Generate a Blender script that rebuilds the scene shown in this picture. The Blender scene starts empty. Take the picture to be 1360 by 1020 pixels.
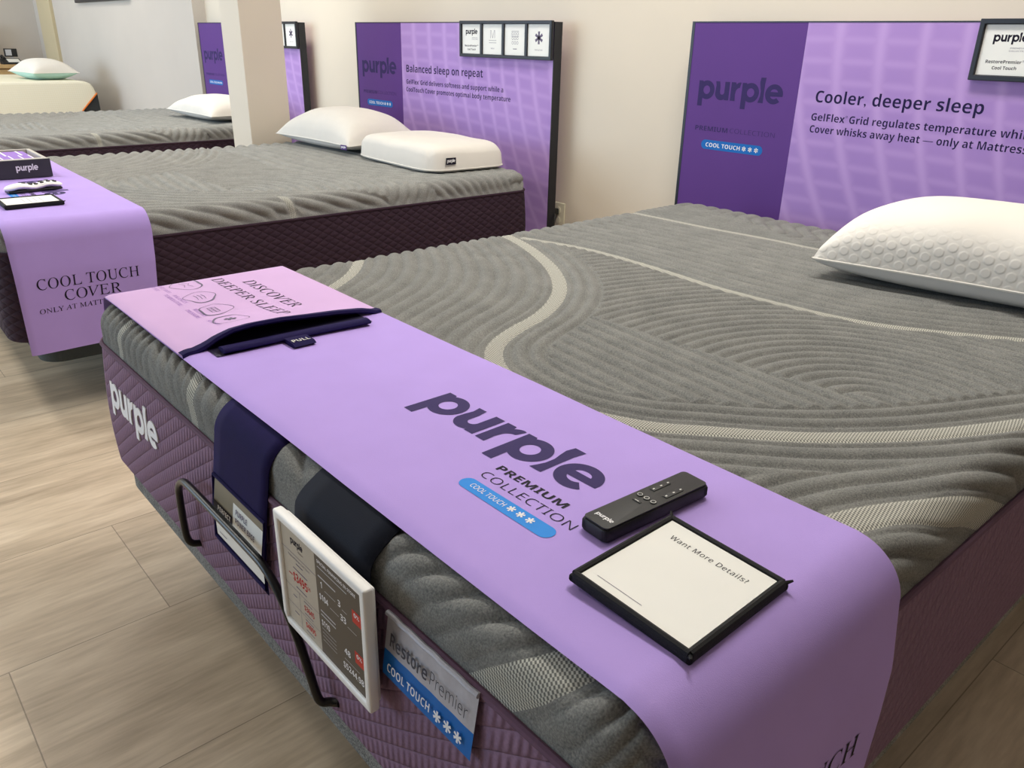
import bpy, bmesh, math, random
import numpy as np
from mathutils import Vector, Matrix
random.seed(4)
C = bpy.context.scene.collection
scene = bpy.context.scene
PI = math.pi
ZT = 0.62                      # height of the mattress tops above the floor

# ------------------------------------------------------------------ camera
F_PX, YAW, PITCH, ROLL = 1058.56, -0.8461, 0.4064, 0.0228
cam_d = bpy.data.cameras.new('camera'); cam = bpy.data.objects.new('camera', cam_d); C.objects.link(cam)
cam_d.sensor_fit = 'HORIZONTAL'; cam_d.sensor_width = 36.0; cam_d.lens = F_PX * 36.0 / 1360.0
cam_d.clip_start = 0.02; cam_d.clip_end = 200
fw = Vector((math.sin(YAW) * math.cos(PITCH), math.cos(YAW) * math.cos(PITCH), -math.sin(PITCH)))
rt = Vector((math.cos(YAW), -math.sin(YAW), 0)); up = rt.cross(fw)
r2 = math.cos(ROLL) * rt + math.sin(ROLL) * up; u2 = -math.sin(ROLL) * rt + math.cos(ROLL) * up
mw = Matrix((r2, u2, -fw)).transposed().to_4x4(); mw.translation = Vector((1.7911, -0.3897, ZT + 0.5182))
cam.matrix_world = mw
scene.camera = cam

# ------------------------------------------------------------------ world, lamps, exposure
world = bpy.data.worlds.new('world'); scene.world = world; world.use_nodes = True
wb = world.node_tree.nodes['Background']; wb.inputs[0].default_value = (0.72, 0.86, 1.0, 1); wb.inputs[1].default_value = 0.38
scene.view_settings.view_transform = 'Standard'; scene.view_settings.look = 'None'
scene.view_settings.exposure = 0.0; scene.view_settings.gamma = 1.0; scene.view_settings.use_curve_mapping = False

def area(name, loc, rot, sx, sy, power, col):
    d = bpy.data.lights.new(name, 'AREA'); d.shape = 'RECTANGLE'; d.size = sx; d.size_y = sy
    d.energy = power; d.color = col
    o = bpy.data.objects.new(name, d); o.location = loc; o.rotation_euler = rot; C.objects.link(o); return o
WARM = (1.0, 0.955, 0.885)
for i, (lx, ly, pw) in enumerate([(0.5, 1.40, 48), (-1.2, 1.45, 12), (-3.4, 1.45, 34), (-6.4, 1.2, 24), (-8.8, 0.6, 22), (-2.3, -0.7, 34), (-4.6, -1.8, 30)]):
    area('ceiling_troffer_light', (lx, ly, 2.88), (0, 0, 0), 1.2, 0.4, pw, WARM)
area('shop_window_light', (-6.0, -5.2, 1.5), (PI / 2, 0, 0), 7.5, 2.4, 300, (0.60, 0.79, 1.0))

# ------------------------------------------------------------------ materials
def lin(c):
    return tuple(((v / 255) / 12.92 if v / 255 <= 0.04045 else ((v / 255 + 0.055) / 1.055) ** 2.4) for v in c) + (1,)
class NT:
    def __init__(s, m): s.t = m.node_tree; s.n = s.t.nodes; s.l = s.t.links
    def new(s, typ, **k):
        n = s.n.new(typ)
        for a, b in k.items(): setattr(n, a, b)
        return n
    def link(s, a, b): s.l.new(a, b)
    def math(s, op, a, b=None, c=None):
        n = s.n.new('ShaderNodeMath'); n.operation = op
        for i, v in enumerate((a, b, c)):
            if v is None: continue
            if isinstance(v, (int, float)): n.inputs[i].default_value = v
            else: s.l.new(v, n.inputs[i])
        return n.outputs[0]
    def mix(s, fac, a, b):
        n = s.n.new('ShaderNodeMix'); n.data_type = 'RGBA'
        for i, v in ((0, fac), (6, a), (7, b)):
            if isinstance(v, (int, float, tuple)): n.inputs[i].default_value = v
            else: s.l.new(v, n.inputs[i])
        return n.outputs[2]
def base_mat(name, rough=0.6, spec=0.3):
    m = bpy.data.materials.new(name); m.use_nodes = True
    p = m.node_tree.nodes['Principled BSDF']; p.inputs['Roughness'].default_value = rough
    p.inputs['Specular IOR Level'].default_value = spec
    return m, NT(m), p
def plain(name, col, rough=0.6, spec=0.3, var=0.05, scale=30.0, bump=0.0, bscale=400.0, metal=0.0, sheen=0.0):
    m, t, p = base_mat(name, rough, spec)
    tc = t.new('ShaderNodeTexCoord'); nz = t.new('ShaderNodeTexNoise'); nz.inputs['Scale'].default_value = scale
    t.link(tc.outputs['Object'], nz.inputs['Vector'])
    a = lin(tuple(max(0, c * (1 - var)) for c in col)); b = lin(tuple(min(255, c * (1 + var)) for c in col))
    t.link(t.mix(nz.outputs[0], a, b), p.inputs['Base Color'])
    p.inputs['Metallic'].default_value = metal
    if sheen: p.inputs['Sheen Weight'].default_value = sheen
    if bump:
        n2 = t.new('ShaderNodeTexNoise'); n2.inputs['Scale'].default_value = bscale; n2.inputs['Detail'].default_value = 2
        t.link(tc.outputs['Object'], n2.inputs['Vector'])
        bp = t.new('ShaderNodeBump'); bp.inputs['Strength'].default_value = bump; bp.inputs['Distance'].default_value = 0.002
        t.link(n2.outputs[0], bp.inputs['Height']); t.link(bp.outputs[0], p.inputs['Normal'])
    return m
M = {}
M['wall'] = plain('beige_painted_wall', (224, 214, 197), 0.85, 0.2, 0.015, 3, 0.05, 300)
M['wall_gray'] = plain('pale_grey_painted_wall', (199, 192, 184), 0.85, 0.2, 0.015, 3, 0.05, 300)
M['wall_taupe'] = plain('taupe_painted_wall', (150, 138, 128), 0.85, 0.2, 0.015, 3, 0.05, 300)
M['wall_trim'] = plain('cream_painted_trim', (198, 184, 152), 0.85, 0.2, 0.015, 3, 0.05, 300)
M['ceiling'] = plain('ceiling_white', (228, 226, 220), 0.9, 0.2, 0.02, 8)
M['lav'] = plain('lavender_fabric', (184, 158, 230), 0.75, 0.2, 0.02, 12, 0.12, 900, sheen=0.0)
M['pink'] = plain('pink_lavender_fabric', (206, 172, 217), 0.75, 0.2, 0.03, 7, 0.12, 900)
M['navy'] = plain('navy_fabric', (26, 16, 70), 0.8, 0.15, 0.08, 60, 0.15, 900)
M['navy_dark'] = plain('dark_navy_lining', (24, 19, 48), 0.55, 0.3, 0.1, 60, 0.15, 700)
M['strap'] = plain('blue_black_vinyl', (17, 22, 36), 0.75, 0.2, 0.08, 80, 0.08, 500)
M['ink'] = plain('dark_purple_print', (56, 44, 96), 0.7, 0.2, 0.03, 60)
M['ink_navy'] = plain('navy_print', (34, 28, 70), 0.7, 0.2, 0.02, 60)
M['ink_charcoal'] = plain('charcoal_print', (74, 74, 84), 0.7, 0.2, 0.02, 60)
M['ink_black'] = plain('black_print', (30, 26, 42), 0.7, 0.2, 0.02, 60)
M['ink_gray'] = plain('grey_print', (112, 104, 128), 0.7, 0.2, 0.02, 60)
M['ink_violet'] = plain('violet_print', (150, 105, 185), 0.7, 0.2, 0.02, 60)
M['blue'] = plain('bright_blue_print', (40, 140, 228), 0.6, 0.25, 0.02, 40)
M['blue_deep'] = plain('deep_blue_print', (10, 104, 186), 0.55, 0.3, 0.02, 40)
M['white_ink'] = plain('white_print', (238, 238, 240), 0.6, 0.2, 0.01, 40)
M['red_ink'] = plain('red_print', (196, 42, 48), 0.6, 0.2, 0.02, 40)
M['red_box'] = plain('red_label_print', (196, 66, 52), 0.6, 0.2, 0.02, 40)
M['paper'] = plain('white_paper', (240, 240, 234), 0.45, 0.35, 0.01, 20)
M['paper_gray'] = plain('warm_grey_paper', (186, 176, 160), 0.45, 0.35, 0.02, 20)
M['paper_brown'] = plain('dark_taupe_paper', (84, 74, 62), 0.45, 0.35, 0.02, 20)
M['paper_olive'] = plain('olive_grey_paper', (132, 122, 100), 0.45, 0.35, 0.03, 20)
M['paper_silver'] = plain('light_grey_paper', (188, 190, 196), 0.45, 0.35, 0.02, 20)
M['white_plastic'] = plain('white_plastic', (246, 246, 244), 0.35, 0.45, 0.01, 20)
M['black'] = plain('black_fabric_trim', (22, 22, 25), 0.7, 0.3, 0.1, 90, 0.25, 700)
M['black_frame'] = plain('black_satin_frame', (26, 28, 36), 0.4, 0.5, 0.05, 40)
M['black_plastic'] = plain('black_matt_plastic', (36, 36, 36), 0.55, 0.4, 0.08, 120, 0.05, 900)
M['black_metal'] = plain('black_coated_metal', (10, 10, 11), 0.3, 0.4, 0.05, 40)
M['hb_purple'] = plain('deep_purple_print', (94, 58, 134), 0.6, 0.25, 0.025, 5)
M['white_fabric'] = plain('white_pillow_fabric', (226, 222, 214), 0.8, 0.2, 0.012, 20, 0.12, 700)
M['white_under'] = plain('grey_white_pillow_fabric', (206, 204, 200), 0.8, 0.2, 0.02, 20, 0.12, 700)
M['mint'] = plain('mint_pillow_fabric', (186, 222, 212), 0.8, 0.2, 0.02, 20)
M['cord'] = plain('plum_piping', (104, 78, 98), 0.75, 0.2, 0.06, 200)
M['cord_dark'] = plain('dark_plum_piping', (56, 38, 52), 0.75, 0.2, 0.06, 200)
M['orange'] = plain('orange_piping', (226, 128, 62), 0.7, 0.25, 0.04, 60)
M['charcoal'] = plain('charcoal_fabric', (52, 54, 56), 0.8, 0.2, 0.1, 200)
M['base_dark'] = plain('slate_grey_upholstery', (74, 82, 82), 0.8, 0.2, 0.06, 160, 0.2, 700)
M['oak'] = plain('light_oak', (200, 166, 116), 0.55, 0.3, 0.06, 14)
M['oak_dark'] = plain('oak_recess', (176, 138, 92), 0.6, 0.3, 0.06, 14)
M['screen'] = plain('dark_screen', (38, 38, 52), 0.2, 0.5, 0.05, 10)
M['grey_plastic'] = plain('grey_plastic', (196, 196, 200), 0.5, 0.4, 0.02, 20)
M['ivory'] = plain('ivory_plastic', (226, 222, 196), 0.45, 0.4, 0.02, 20)
M['silver'] = plain('silver_satin_label', (178, 178, 188), 0.42, 0.5, 0.05, 160, 0.1, 200, metal=0.15)
M['tray_gray'] = plain('stone_grey_plastic', (186, 182, 174), 0.55, 0.35, 0.02, 20)
M['tray_black'] = plain('charcoal_plastic', (56, 56, 62), 0.45, 0.4, 0.03, 20)
M['pale_blue'] = plain('pale_blue_print', (170, 214, 236), 0.5, 0.35, 0.06, 20)
M['violet'] = plain('violet_block_print', (140, 96, 196), 0.5, 0.35, 0.06, 20)
M['tag_purple'] = plain('small_purple_label', (84, 52, 128), 0.6, 0.3, 0.04, 60)
M['mark'] = plain('remote_marks', (205, 205, 200), 0.5, 0.3, 0.02, 60)
M['stainless'] = plain('metal_leg', (60, 60, 62), 0.45, 0.5, 0.05, 40, metal=0.6)

def heather(name, dark, light, scale=420.0, bump=0.35):
    m, t, p = base_mat(name, 0.9, 0.12)
    tc = t.new('ShaderNodeTexCoord')
    n1 = t.new('ShaderNodeTexNoise'); n1.inputs['Scale'].default_value = scale; n1.inputs['Detail'].default_value = 3
    n2 = t.new('ShaderNodeTexNoise'); n2.inputs['Scale'].default_value = 14; n2.inputs['Detail'].default_value = 2
    for n in (n1, n2): t.link(tc.outputs['Object'], n.inputs['Vector'])
    f = t.math('ADD', t.math('MULTIPLY', n1.outputs[0], 0.75), t.math('MULTIPLY', n2.outputs[0], 0.25))
    rp = t.new('ShaderNodeMapRange'); rp.inputs[1].default_value = 0.35; rp.inputs[2].default_value = 0.65
    t.link(f, rp.inputs[0])
    col = t.mix(rp.outputs[0], lin(dark), lin(light))
    bp = t.new('ShaderNodeBump'); bp.inputs['Strength'].default_value = bump; bp.inputs['Distance'].default_value = 0.0015
    t.link(n1.outputs[0], bp.inputs['Height']); t.link(bp.outputs[0], p.inputs['Normal'])
    t.link(col, p.inputs['Base Color'])
    return m, t, p, col
# heathered knit cover with woven mesh ribbons (ribbon attribute is written on the mesh)
def knit_mat(name, dark, light):
    m, t, p, col = heather(name, dark, light)
    at = t.new('ShaderNodeAttribute'); at.attribute_name = 'ribbon'
    uv = t.new('ShaderNodeAttribute'); uv.attribute_name = 'uvc'
    sx = t.new('ShaderNodeSeparateXYZ'); t.link(uv.outputs['Vector'], sx.inputs[0])
    k = 2 * PI / 0.0068
    a = t.math('SINE', t.math('MULTIPLY', t.math('ADD', sx.outputs[0], sx.outputs[1]), k))
    b = t.math('SINE', t.math('MULTIPLY', t.math('SUBTRACT', sx.outputs[0], sx.outputs[1]), k * 0.62))
    d = t.math('MULTIPLY', a, b)
    rp = t.new('ShaderNodeMapRange'); rp.inputs[1].default_value = -0.25; rp.inputs[2].default_value = 0.25
    t.link(d, rp.inputs[0])
    mesh = t.mix(rp.outputs[0], lin((112, 112, 108)), lin((198, 197, 186)))
    f = t.new('ShaderNodeMapRange'); f.inputs[1].default_value = 0.4; f.inputs[2].default_value = 0.6
    t.link(at.outputs['Fac'], f.inputs[0])
    t.link(t.mix(f.outputs[0], col, mesh), p.inputs['Base Color'])
    return m
M['knit'] = knit_mat('grey_quilted_knit', (104, 105, 103), (142, 142, 138))
M['knit_daylit'] = knit_mat('daylit_grey_quilted_knit', (120, 121, 118), (162, 162, 158))  # same grey knit, lightened to stand in for daylight on the far bed tops
M['heather_base'] = heather('grey_heather_upholstery', (84, 86, 86), (160, 160, 156), 420)[0]

def quilt_mat(name, col, cell, ridges):
    m, t, p = base_mat(name, 0.85, 0.2)
    uv = t.new('ShaderNodeAttribute'); uv.attribute_name = 'uvc'
    sx = t.new('ShaderNodeSeparateXYZ'); t.link(uv.outputs['Vector'], sx.inputs[0])
    u, v = sx.outputs[0], sx.outputs[1]
    a = t.math('DIVIDE', t.math('ADD', t.math('MULTIPLY', u, 0.62), v), cell)
    b = t.math('DIVIDE', t.math('SUBTRACT', t.math('MULTIPLY', u, 0.62), v), cell)
    def groove(x):
        s = t.math('ABSOLUTE', t.math('SINE', t.math('MULTIPLY', x, PI)))
        return t.math('POWER', s, 0.45)
    h = t.math('MULTIPLY', groove(a), groove(b))
    if ridges:
        r = t.math('ADD', t.math('MULTIPLY', t.math('SINE', t.math('MULTIPLY', u, 2 * PI / 0.0130)), 0.5), 0.5)
        h = t.math('MULTIPLY', groove(b), t.math('ADD', t.math('MULTIPLY', r, 0.42), 0.58))
        h = t.math('MULTIPLY', h, t.math('ADD', t.math('MULTIPLY', groove(t.math('MULTIPLY', a, 0.5)), 0.3), 0.7))
    bp = t.new('ShaderNodeBump'); bp.inputs['Strength'].default_value = 0.8; bp.inputs['Distance'].default_value = 0.006 if ridges else 0.005
    t.link(h, bp.inputs['Height']); t.link(bp.outputs[0], p.inputs['Normal'])
    tc = t.new('ShaderNodeTexCoord'); nz = t.new('ShaderNodeTexNoise'); nz.inputs['Scale'].default_value = 300
    t.link(tc.outputs['Object'], nz.inputs['Vector'])
    t.link(t.mix(nz.outputs[0], lin(tuple(c * 0.88 for c in col)), lin(tuple(min(255, c * 1.1) for c in col))), p.inputs['Base Color'])
    return m
M['plum'] = quilt_mat('plum_embossed_quilt', (130, 103, 126), 0.029, True)
M['plum_dark'] = quilt_mat('dark_plum_diamond_quilt', (58, 42, 54), 0.028, False)

def gridprint_mat():
    m, t, p = base_mat('lilac_gel_grid_print', 0.6, 0.25)
    tc = t.new('ShaderNodeTexCoord'); sx = t.new('ShaderNodeSeparateXYZ'); t.link(tc.outputs['Object'], sx.inputs[0])
    x, z = sx.outputs[0], sx.outputs[2]
    zz = t.math('SUBTRACT', z, 1.2)
    u = t.math('ADD', t.math('SUBTRACT', x, t.math('MULTIPLY', t.math('MULTIPLY', zz, zz), 0.42)), t.math('MULTIPLY', t.math('SINE', t.math('MULTIPLY', x, 5.0)), 0.03))
    v = t.math('ADD', t.math('ADD', z, t.math('MULTIPLY', x, -0.05)), t.math('MULTIPLY', t.math('MULTIPLY', x, x), 0.05))
    def line(q, per, sharp):
        c = t.math('ADD', t.math('MULTIPLY', t.math('COSINE', t.math('MULTIPLY', q, 2 * PI / per)), 0.5), 0.5)
        return t.math('POWER', c, sharp)
    ln = t.math('MAXIMUM', line(u, 0.118, 5), t.math('MULTIPLY', line(v, 0.064, 3), 0.6))
    soft = t.new('ShaderNodeTexNoise'); soft.inputs['Scale'].default_value = 2.2
    t.link(tc.outputs['Object'], soft.inputs['Vector'])
    base = t.mix(soft.outputs[0], lin((156, 124, 194)), lin((182, 148, 212)))
    t.link(t.mix(t.math('MULTIPLY', ln, 0.5), base, lin((206, 172, 228))), p.inputs['Base Color'])
    return m
M['gridprint'] = gridprint_mat()

def floor_mat():
    m, t, p = base_mat('greige_vinyl_plank', 0.42, 0.35)
    tc = t.new('ShaderNodeTexCoord'); sx = t.new('ShaderNodeSeparateXYZ'); t.link(tc.outputs['Object'], sx.inputs[0])
    x = t.math('ADD', sx.outputs[0], 0.134); y = t.math('ADD', sx.outputs[1], 0.017)
    W_, L_ = 0.406, 1.22
    col = t.math('FLOOR', t.math('DIVIDE', x, W_))
    off = t.math('MULTIPLY', col, 0.305)
    yr = t.math('DIVIDE', t.math('ADD', y, off), L_); row = t.math('FLOOR', yr)
    fx = t.math('FRACT', t.math('DIVIDE', x, W_)); fy = t.math('FRACT', yr)
    ex = t.math('MULTIPLY', t.math('MINIMUM', fx, t.math('SUBTRACT', 1.0, fx)), W_)
    ey = t.math('MULTIPLY', t.math('MINIMUM', fy, t.math('SUBTRACT', 1.0, fy)), L_)
    seam = t.math('LESS_THAN', t.math('MINIMUM', ex, ey), 0.0011)
    cb = t.new('ShaderNodeCombineXYZ'); t.link(col, cb.inputs[0]); t.link(row, cb.inputs[1])
    wn = t.new('ShaderNodeTexWhiteNoise'); t.link(cb.outputs[0], wn.inputs['Vector'])
    mp = t.new('ShaderNodeMapping'); mp.inputs['Scale'].default_value = (9.0, 1.1, 1.0)
    vadd = t.new('ShaderNodeVectorMath'); vadd.operation = 'ADD'
    vs = t.new('ShaderNodeVectorMath'); vs.operation = 'SCALE'; vs.inputs['Scale'].default_value = 7.0
    t.link(wn.outputs['Color'], vs.inputs[0]); t.link(tc.outputs['Object'], vadd.inputs[0]); t.link(vs.outputs[0], vadd.inputs[1])
    t.link(vadd.outputs[0], mp.inputs['Vector'])
    n1 = t.new('ShaderNodeTexNoise'); n1.inputs['Scale'].default_value = 1.6; n1.inputs['Detail'].default_value = 7; n1.inputs['Roughness'].default_value = 0.62
    t.link(mp.outputs[0], n1.inputs['Vector'])
    mp2 = t.new('ShaderNodeMapping'); mp2.inputs['Scale'].default_value = (60.0, 7.0, 1.0); t.link(vadd.outputs[0], mp2.inputs['Vector'])
    n2 = t.new('ShaderNodeTexNoise'); n2.inputs['Scale'].default_value = 1.5; n2.inputs['Detail'].default_value = 5; t.link(mp2.outputs[0], n2.inputs['Vector'])
    f = t.math('ADD', t.math('MULTIPLY', n1.outputs[0], 0.72), t.math('MULTIPLY', n2.outputs[0], 0.28))
    rp = t.new('ShaderNodeValToRGB'); e = rp.color_ramp.elements
    e[0].position = 0.30; e[0].color = lin((170, 152, 128)); e[1].position = 0.70; e[1].color = lin((236, 219, 193))
    md = e.new(0.5); md.color = lin((208, 189, 163))
    t.link(f, rp.inputs[0])
    tint = t.mix(t.math('MULTIPLY', wn.outputs['Value'], 0.16), rp.outputs[0], lin((158, 140, 120)))
    t.link(t.mix(t.math('MULTIPLY', seam, 0.55), tint, lin((84, 70, 58))), p.inputs['Base Color'])
    bp = t.new('ShaderNodeBump'); bp.inputs['Strength'].default_value = 0.15; bp.inputs['Distance'].default_value = 0.001
    t.link(n2.outputs[0], bp.inputs['Height']); t.link(bp.outputs[0], p.inputs['Normal'])
    return m
M['floor'] = floor_mat()

def hex_mat(name, col, size, dist):
    m, t, p = base_mat(name, 0.8, 0.2)
    uv = t.new('ShaderNodeAttribute'); uv.attribute_name = 'uvc'
    sx = t.new('ShaderNodeSeparateXYZ'); t.link(uv.outputs['Vector'], sx.inputs[0])
    u, v = sx.outputs[0], sx.outputs[1]
    k = 2 * PI / size
    def wv(cx, cy):
        return t.math('COSINE', t.math('MULTIPLY', t.math('ADD', t.math('MULTIPLY', u, cx), t.math('MULTIPLY', v, cy)), k))
    h = t.math('ADD', t.math('ADD', wv(1, 0), wv(-0.5, 0.866)), wv(-0.5, -0.866))
    hr = t.new('ShaderNodeMapRange'); hr.inputs[1].default_value = -0.9; hr.inputs[2].default_value = 0.4; t.link(h, hr.inputs[0])
    h = t.math('MULTIPLY', t.math('MULTIPLY', hr.outputs[0], 3.0), sx.outputs[2])
    bp = t.new('ShaderNodeBump'); bp.inputs['Strength'].default_value = 0.7; bp.inputs['Distance'].default_value = dist
    t.link(h, bp.inputs['Height']); t.link(bp.outputs[0], p.inputs['Normal'])
    p.inputs['Base Color'].default_value = lin(col)
    return m
M['hex_white'] = hex_mat('white_honeycomb_knit', (230, 225, 216), 0.025, 0.0004)

def cream_mat():
    m, t, p = base_mat('cream_textured_knit', 0.85, 0.2)
    tc = t.new('ShaderNodeTexCoord'); sx = t.new('ShaderNodeSeparateXYZ'); t.link(tc.outputs['Object'], sx.inputs[0])
    a = t.math('SINE', t.math('MULTIPLY', t.math('ADD', sx.outputs[1], sx.outputs[2]), 2 * PI / 0.022))
    b = t.math('SINE', t.math('MULTIPLY', t.math('SUBTRACT', sx.outputs[1], sx.outputs[2]), 2 * PI / 0.022))
    f = t.math('ADD', t.math('MULTIPLY', t.math('MULTIPLY', a, b), 0.5), 0.5)
    t.link(t.mix(f, lin((222, 216, 190)), lin((240, 238, 224))), p.inputs['Base Color'])
    return m
M['cream'] = cream_mat()

# ------------------------------------------------------------------ mesh helpers
class MB:
    """collects geometry for ONE mesh object"""
    def __init__(s): s.v = []; s.f = []; s.fm = []; s.mats = []; s.n = 0
    def mi(s, m):
        if m not in s.mats: s.mats.append(m)
        return s.mats.index(m)
    def add(s, V, Fc, m):
        V = [tuple(map(float, p)) for p in V]; k = s.mi(m)
        s.v += V; s.f += [tuple(int(i) + s.n for i in f) for f in Fc]; s.fm += [k] * len(Fc); s.n += len(V)
    def grid(s, P, m, closed_u=False):
        nu, nv = P.shape[:2]; V = P.reshape(-1, 3); Fc = []
        for i in range(nu if closed_u else nu - 1):
            i2 = (i + 1) % nu
            for j in range(nv - 1): Fc.append((i * nv + j, i2 * nv + j, i2 * nv + j + 1, i * nv + j + 1))
        s.add(V, Fc, m)
    def box(s, a, b, m, bev=0.0, seg=2, mat=None):
        bm = bmesh.new(); bmesh.ops.create_cube(bm, size=1.0)
        for v in bm.verts: v.co = Vector([(a[i] + b[i]) / 2 + v.co[i] * (b[i] - a[i]) for i in range(3)])
        if bev: bmesh.ops.bevel(bm, geom=list(bm.edges), offset=bev, segments=seg, profile=0.5, affect='EDGES')
        s.bm(bm, m, mat)
    def bm(s, bm, m, mat=None):
        bm.verts.index_update()
        V = [(mat @ v.co) if mat else v.co.copy() for v in bm.verts]
        s.add(V, [[v.index for v in f.verts] for f in bm.faces], m); bm.free()
    def prism(s, pts, lo, hi, m, axis=2, bev=0.0, mat=None):
        """polygon pts (2D) extruded between lo and hi along axis"""
        bm = bmesh.new()
        def mk(p, h): return {2: (p[0], p[1], h), 1: (p[0], h, p[1]), 0: (h, p[0], p[1])}[axis]
        f = bm.faces.new([bm.verts.new(mk(p, lo)) for p in pts])
        r = bmesh.ops.extrude_face_region(bm, geom=[f])
        d = Vector(mk((0, 0), hi - lo))
        for v in [g for g in r['geom'] if isinstance(g, bmesh.types.BMVert)]: v.co += d
        bmesh.ops.recalc_face_normals(bm, faces=bm.faces)
        if bev: bmesh.ops.bevel(bm, geom=[e for e in bm.edges], offset=bev, segments=2, profile=0.5, affect='EDGES')
        s.bm(bm, m, mat)
    def tube(s, pts, r, m, n=10, caps=True):
        pts = [Vector(p) for p in pts]; ring = []; prev = None
        for i, p in enumerate(pts):
            d = (pts[min(i + 1, len(pts) - 1)] - pts[max(i - 1, 0)]).normalized()
            a = prev if prev is not None else (Vector((0, 0, 1)) if abs(d.z) < 0.9 else Vector((1, 0, 0)))
            a = (a - d * a.dot(d)).normalized(); b = d.cross(a); prev = a
            rr = r[i] if isinstance(r, (list, tuple)) else r
            ring.append([p + (a * math.cos(2 * PI * k / n) + b * math.sin(2 * PI * k / n)) * rr for k in range(n)])
        V = [q for g in ring for q in g]; Fc = []
        for i in range(len(pts) - 1):
            for k in range(n): Fc.append((i * n + k, i * n + (k + 1) % n, (i + 1) * n + (k + 1) % n, (i + 1) * n + k))
        if caps: Fc.append(tuple(reversed(range(n)))); Fc.append(tuple((len(pts) - 1) * n + k for k in range(n)))
        s.add(V, Fc, m)
    def build(s, name, parent=None, smooth=True, attrs=None, loc=None):
        me = bpy.data.meshes.new(name); me.from_pydata(s.v, [], s.f)
        for m in s.mats: me.materials.append(M[m])
        me.polygons.foreach_set('material_index', s.fm)
        for k, (typ, arr) in (attrs or {}).items():
            at = me.attributes.new(k, typ, 'POINT'); at.data.foreach_set('vector' if typ == 'FLOAT_VECTOR' else 'value', np.asarray(arr, np.float32).ravel())
        me.update()
        if smooth: me.shade_smooth(); me.set_sharp_from_angle(angle=math.radians(38))
        o = bpy.data.objects.new(name, me); C.objects.link(o)
        if parent: o.parent = parent
        if loc: o.location = loc
        return o
def smooth_pts(pts, n=8):
    P = [np.array(p, float) for p in pts]; P = [2 * P[0] - P[1]] + P + [2 * P[-1] - P[-2]]; out = []
    for i in range(1, len(P) - 2):
        for k in range(n):
            t = k / n; a, b, c, d = P[i - 1], P[i], P[i + 1], P[i + 2]
            out.append(0.5 * (2 * b + (c - a) * t + (2 * a - 5 * b + 4 * c - d) * t * t + (3 * b - a - 3 * c + d) * t ** 3))
    out.append(P[-2]); return out
def tag(o, label, cat, group=None):
    o['label'] = label; o['category'] = cat
    if group: o['group'] = group
    return o
def thing(name, label, cat, loc=(0, 0, 0), rz=0.0, group=None):
    o = bpy.data.objects.new(name, None); C.objects.link(o); o.location = loc; o.rotation_euler = (0, 0, rz)
    o.empty_display_size = 0.1
    return tag(o, label, cat, group)
def structure(o): o['kind'] = 'structure'; return o
def copy_tree(o, parent=None):
    c = o.copy(); C.objects.link(c)
    if parent: c.parent = parent
    for ch in list(o.children): copy_tree(ch, c)
    return c

# ------------------------------------------------------------------ lettering
_cache = {}
def curve_mesh(cu):
    o = bpy.data.objects.new('tmp', cu); C.objects.link(o)
    dg = bpy.context.evaluated_depsgraph_get(); me = o.evaluated_get(dg).to_mesh()
    V = np.array([v.co[:2] for v in me.vertices], float).reshape(-1, 2); Fc = [tuple(p.vertices) for p in me.polygons]
    o.evaluated_get(dg).to_mesh_clear(); bpy.data.objects.remove(o); bpy.data.curves.remove(cu)
    return V, Fc
def text2d(body, bold=0.0, sp=1.0, res=3):
    k = (body, bold, sp, res)
    if k not in _cache:
        cu = bpy.data.curves.new('t', 'FONT'); cu.body = body; cu.resolution_u = res; cu.offset = bold; cu.space_character = sp; cu.size = 1.0
        _cache[k] = curve_mesh(cu)
    return _cache[k]
CAP = 0.714
MATHSANS = {**{chr(65 + i): chr(0x1D5A0 + i) for i in range(26)}, **{chr(97 + i): chr(0x1D5BA + i) for i in range(26)}, **{chr(48 + i): chr(0x1D7E2 + i) for i in range(10)}}
def bold(q): return ''.join(chr(0x1D5D4 + ord(c) - 65) if 'A' <= c <= 'Z' else chr(0x1D5EE + ord(c) - 97) if 'a' <= c <= 'z' else chr(0x1D7EC + ord(c) - 48) if '0' <= c <= '9' else c for c in q)
SERIF = {c: chr(0x1D434 + i) for i, c in enumerate('ABCDEFGHIJKLMNOPQRSTUVWXYZ')}
def serif(s): return ''.join(SERIF.get(c, c) for c in s)
def put(mb, V, Fc, m, fn): mb.add([fn(x, y) for x, y in V], Fc, m)
def fit(mb, body, x0, x1, y0, cap, m, fn, heavy=0.0, sp=1.0, slant=0.0, ref=CAP):
    """lettering whose box runs x0..x1 with its baseline on y0; fn maps (x, y) into the place"""
    if heavy >= 0.02: body, heavy, ref = bold(body), 0.0, 0.714
    elif heavy > 0 and ref == CAP and body.isascii() or heavy == 0.007: body, heavy, ref = bold(body), -0.007, 0.700
    if any(0x1D434 <= ord(c) < 0x1D44E for c in body):
        V, Fc = text2d(body, -0.004, sp); V = V.copy(); V[:, 0] -= 0.21 * V[:, 1]
    else: V, Fc = text2d(''.join(MATHSANS.get(c, c) for c in body), min(heavy, 0.007), sp)
    a, b = V[:, 0].min(), V[:, 0].max(); sx = (x1 - x0) / (b - a); sy = cap / ref
    put(mb, [(x0 + (x - a) * sx + slant * y * sy, y0 + y * sy) for x, y in V], Fc, m, fn)
def poly_mesh(loops, grow=0.0):
    cu = bpy.data.curves.new('p', 'CURVE'); cu.dimensions = '2D'; cu.fill_mode = 'BOTH'; cu.offset = grow
    for L in loops:
        s = cu.splines.new('POLY'); s.points.add(len(L) - 1); s.use_cyclic_u = True
        for p, q in zip(s.points, L): p.co = (q[0], q[1], 0, 1)
    return curve_mesh(cu)
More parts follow.
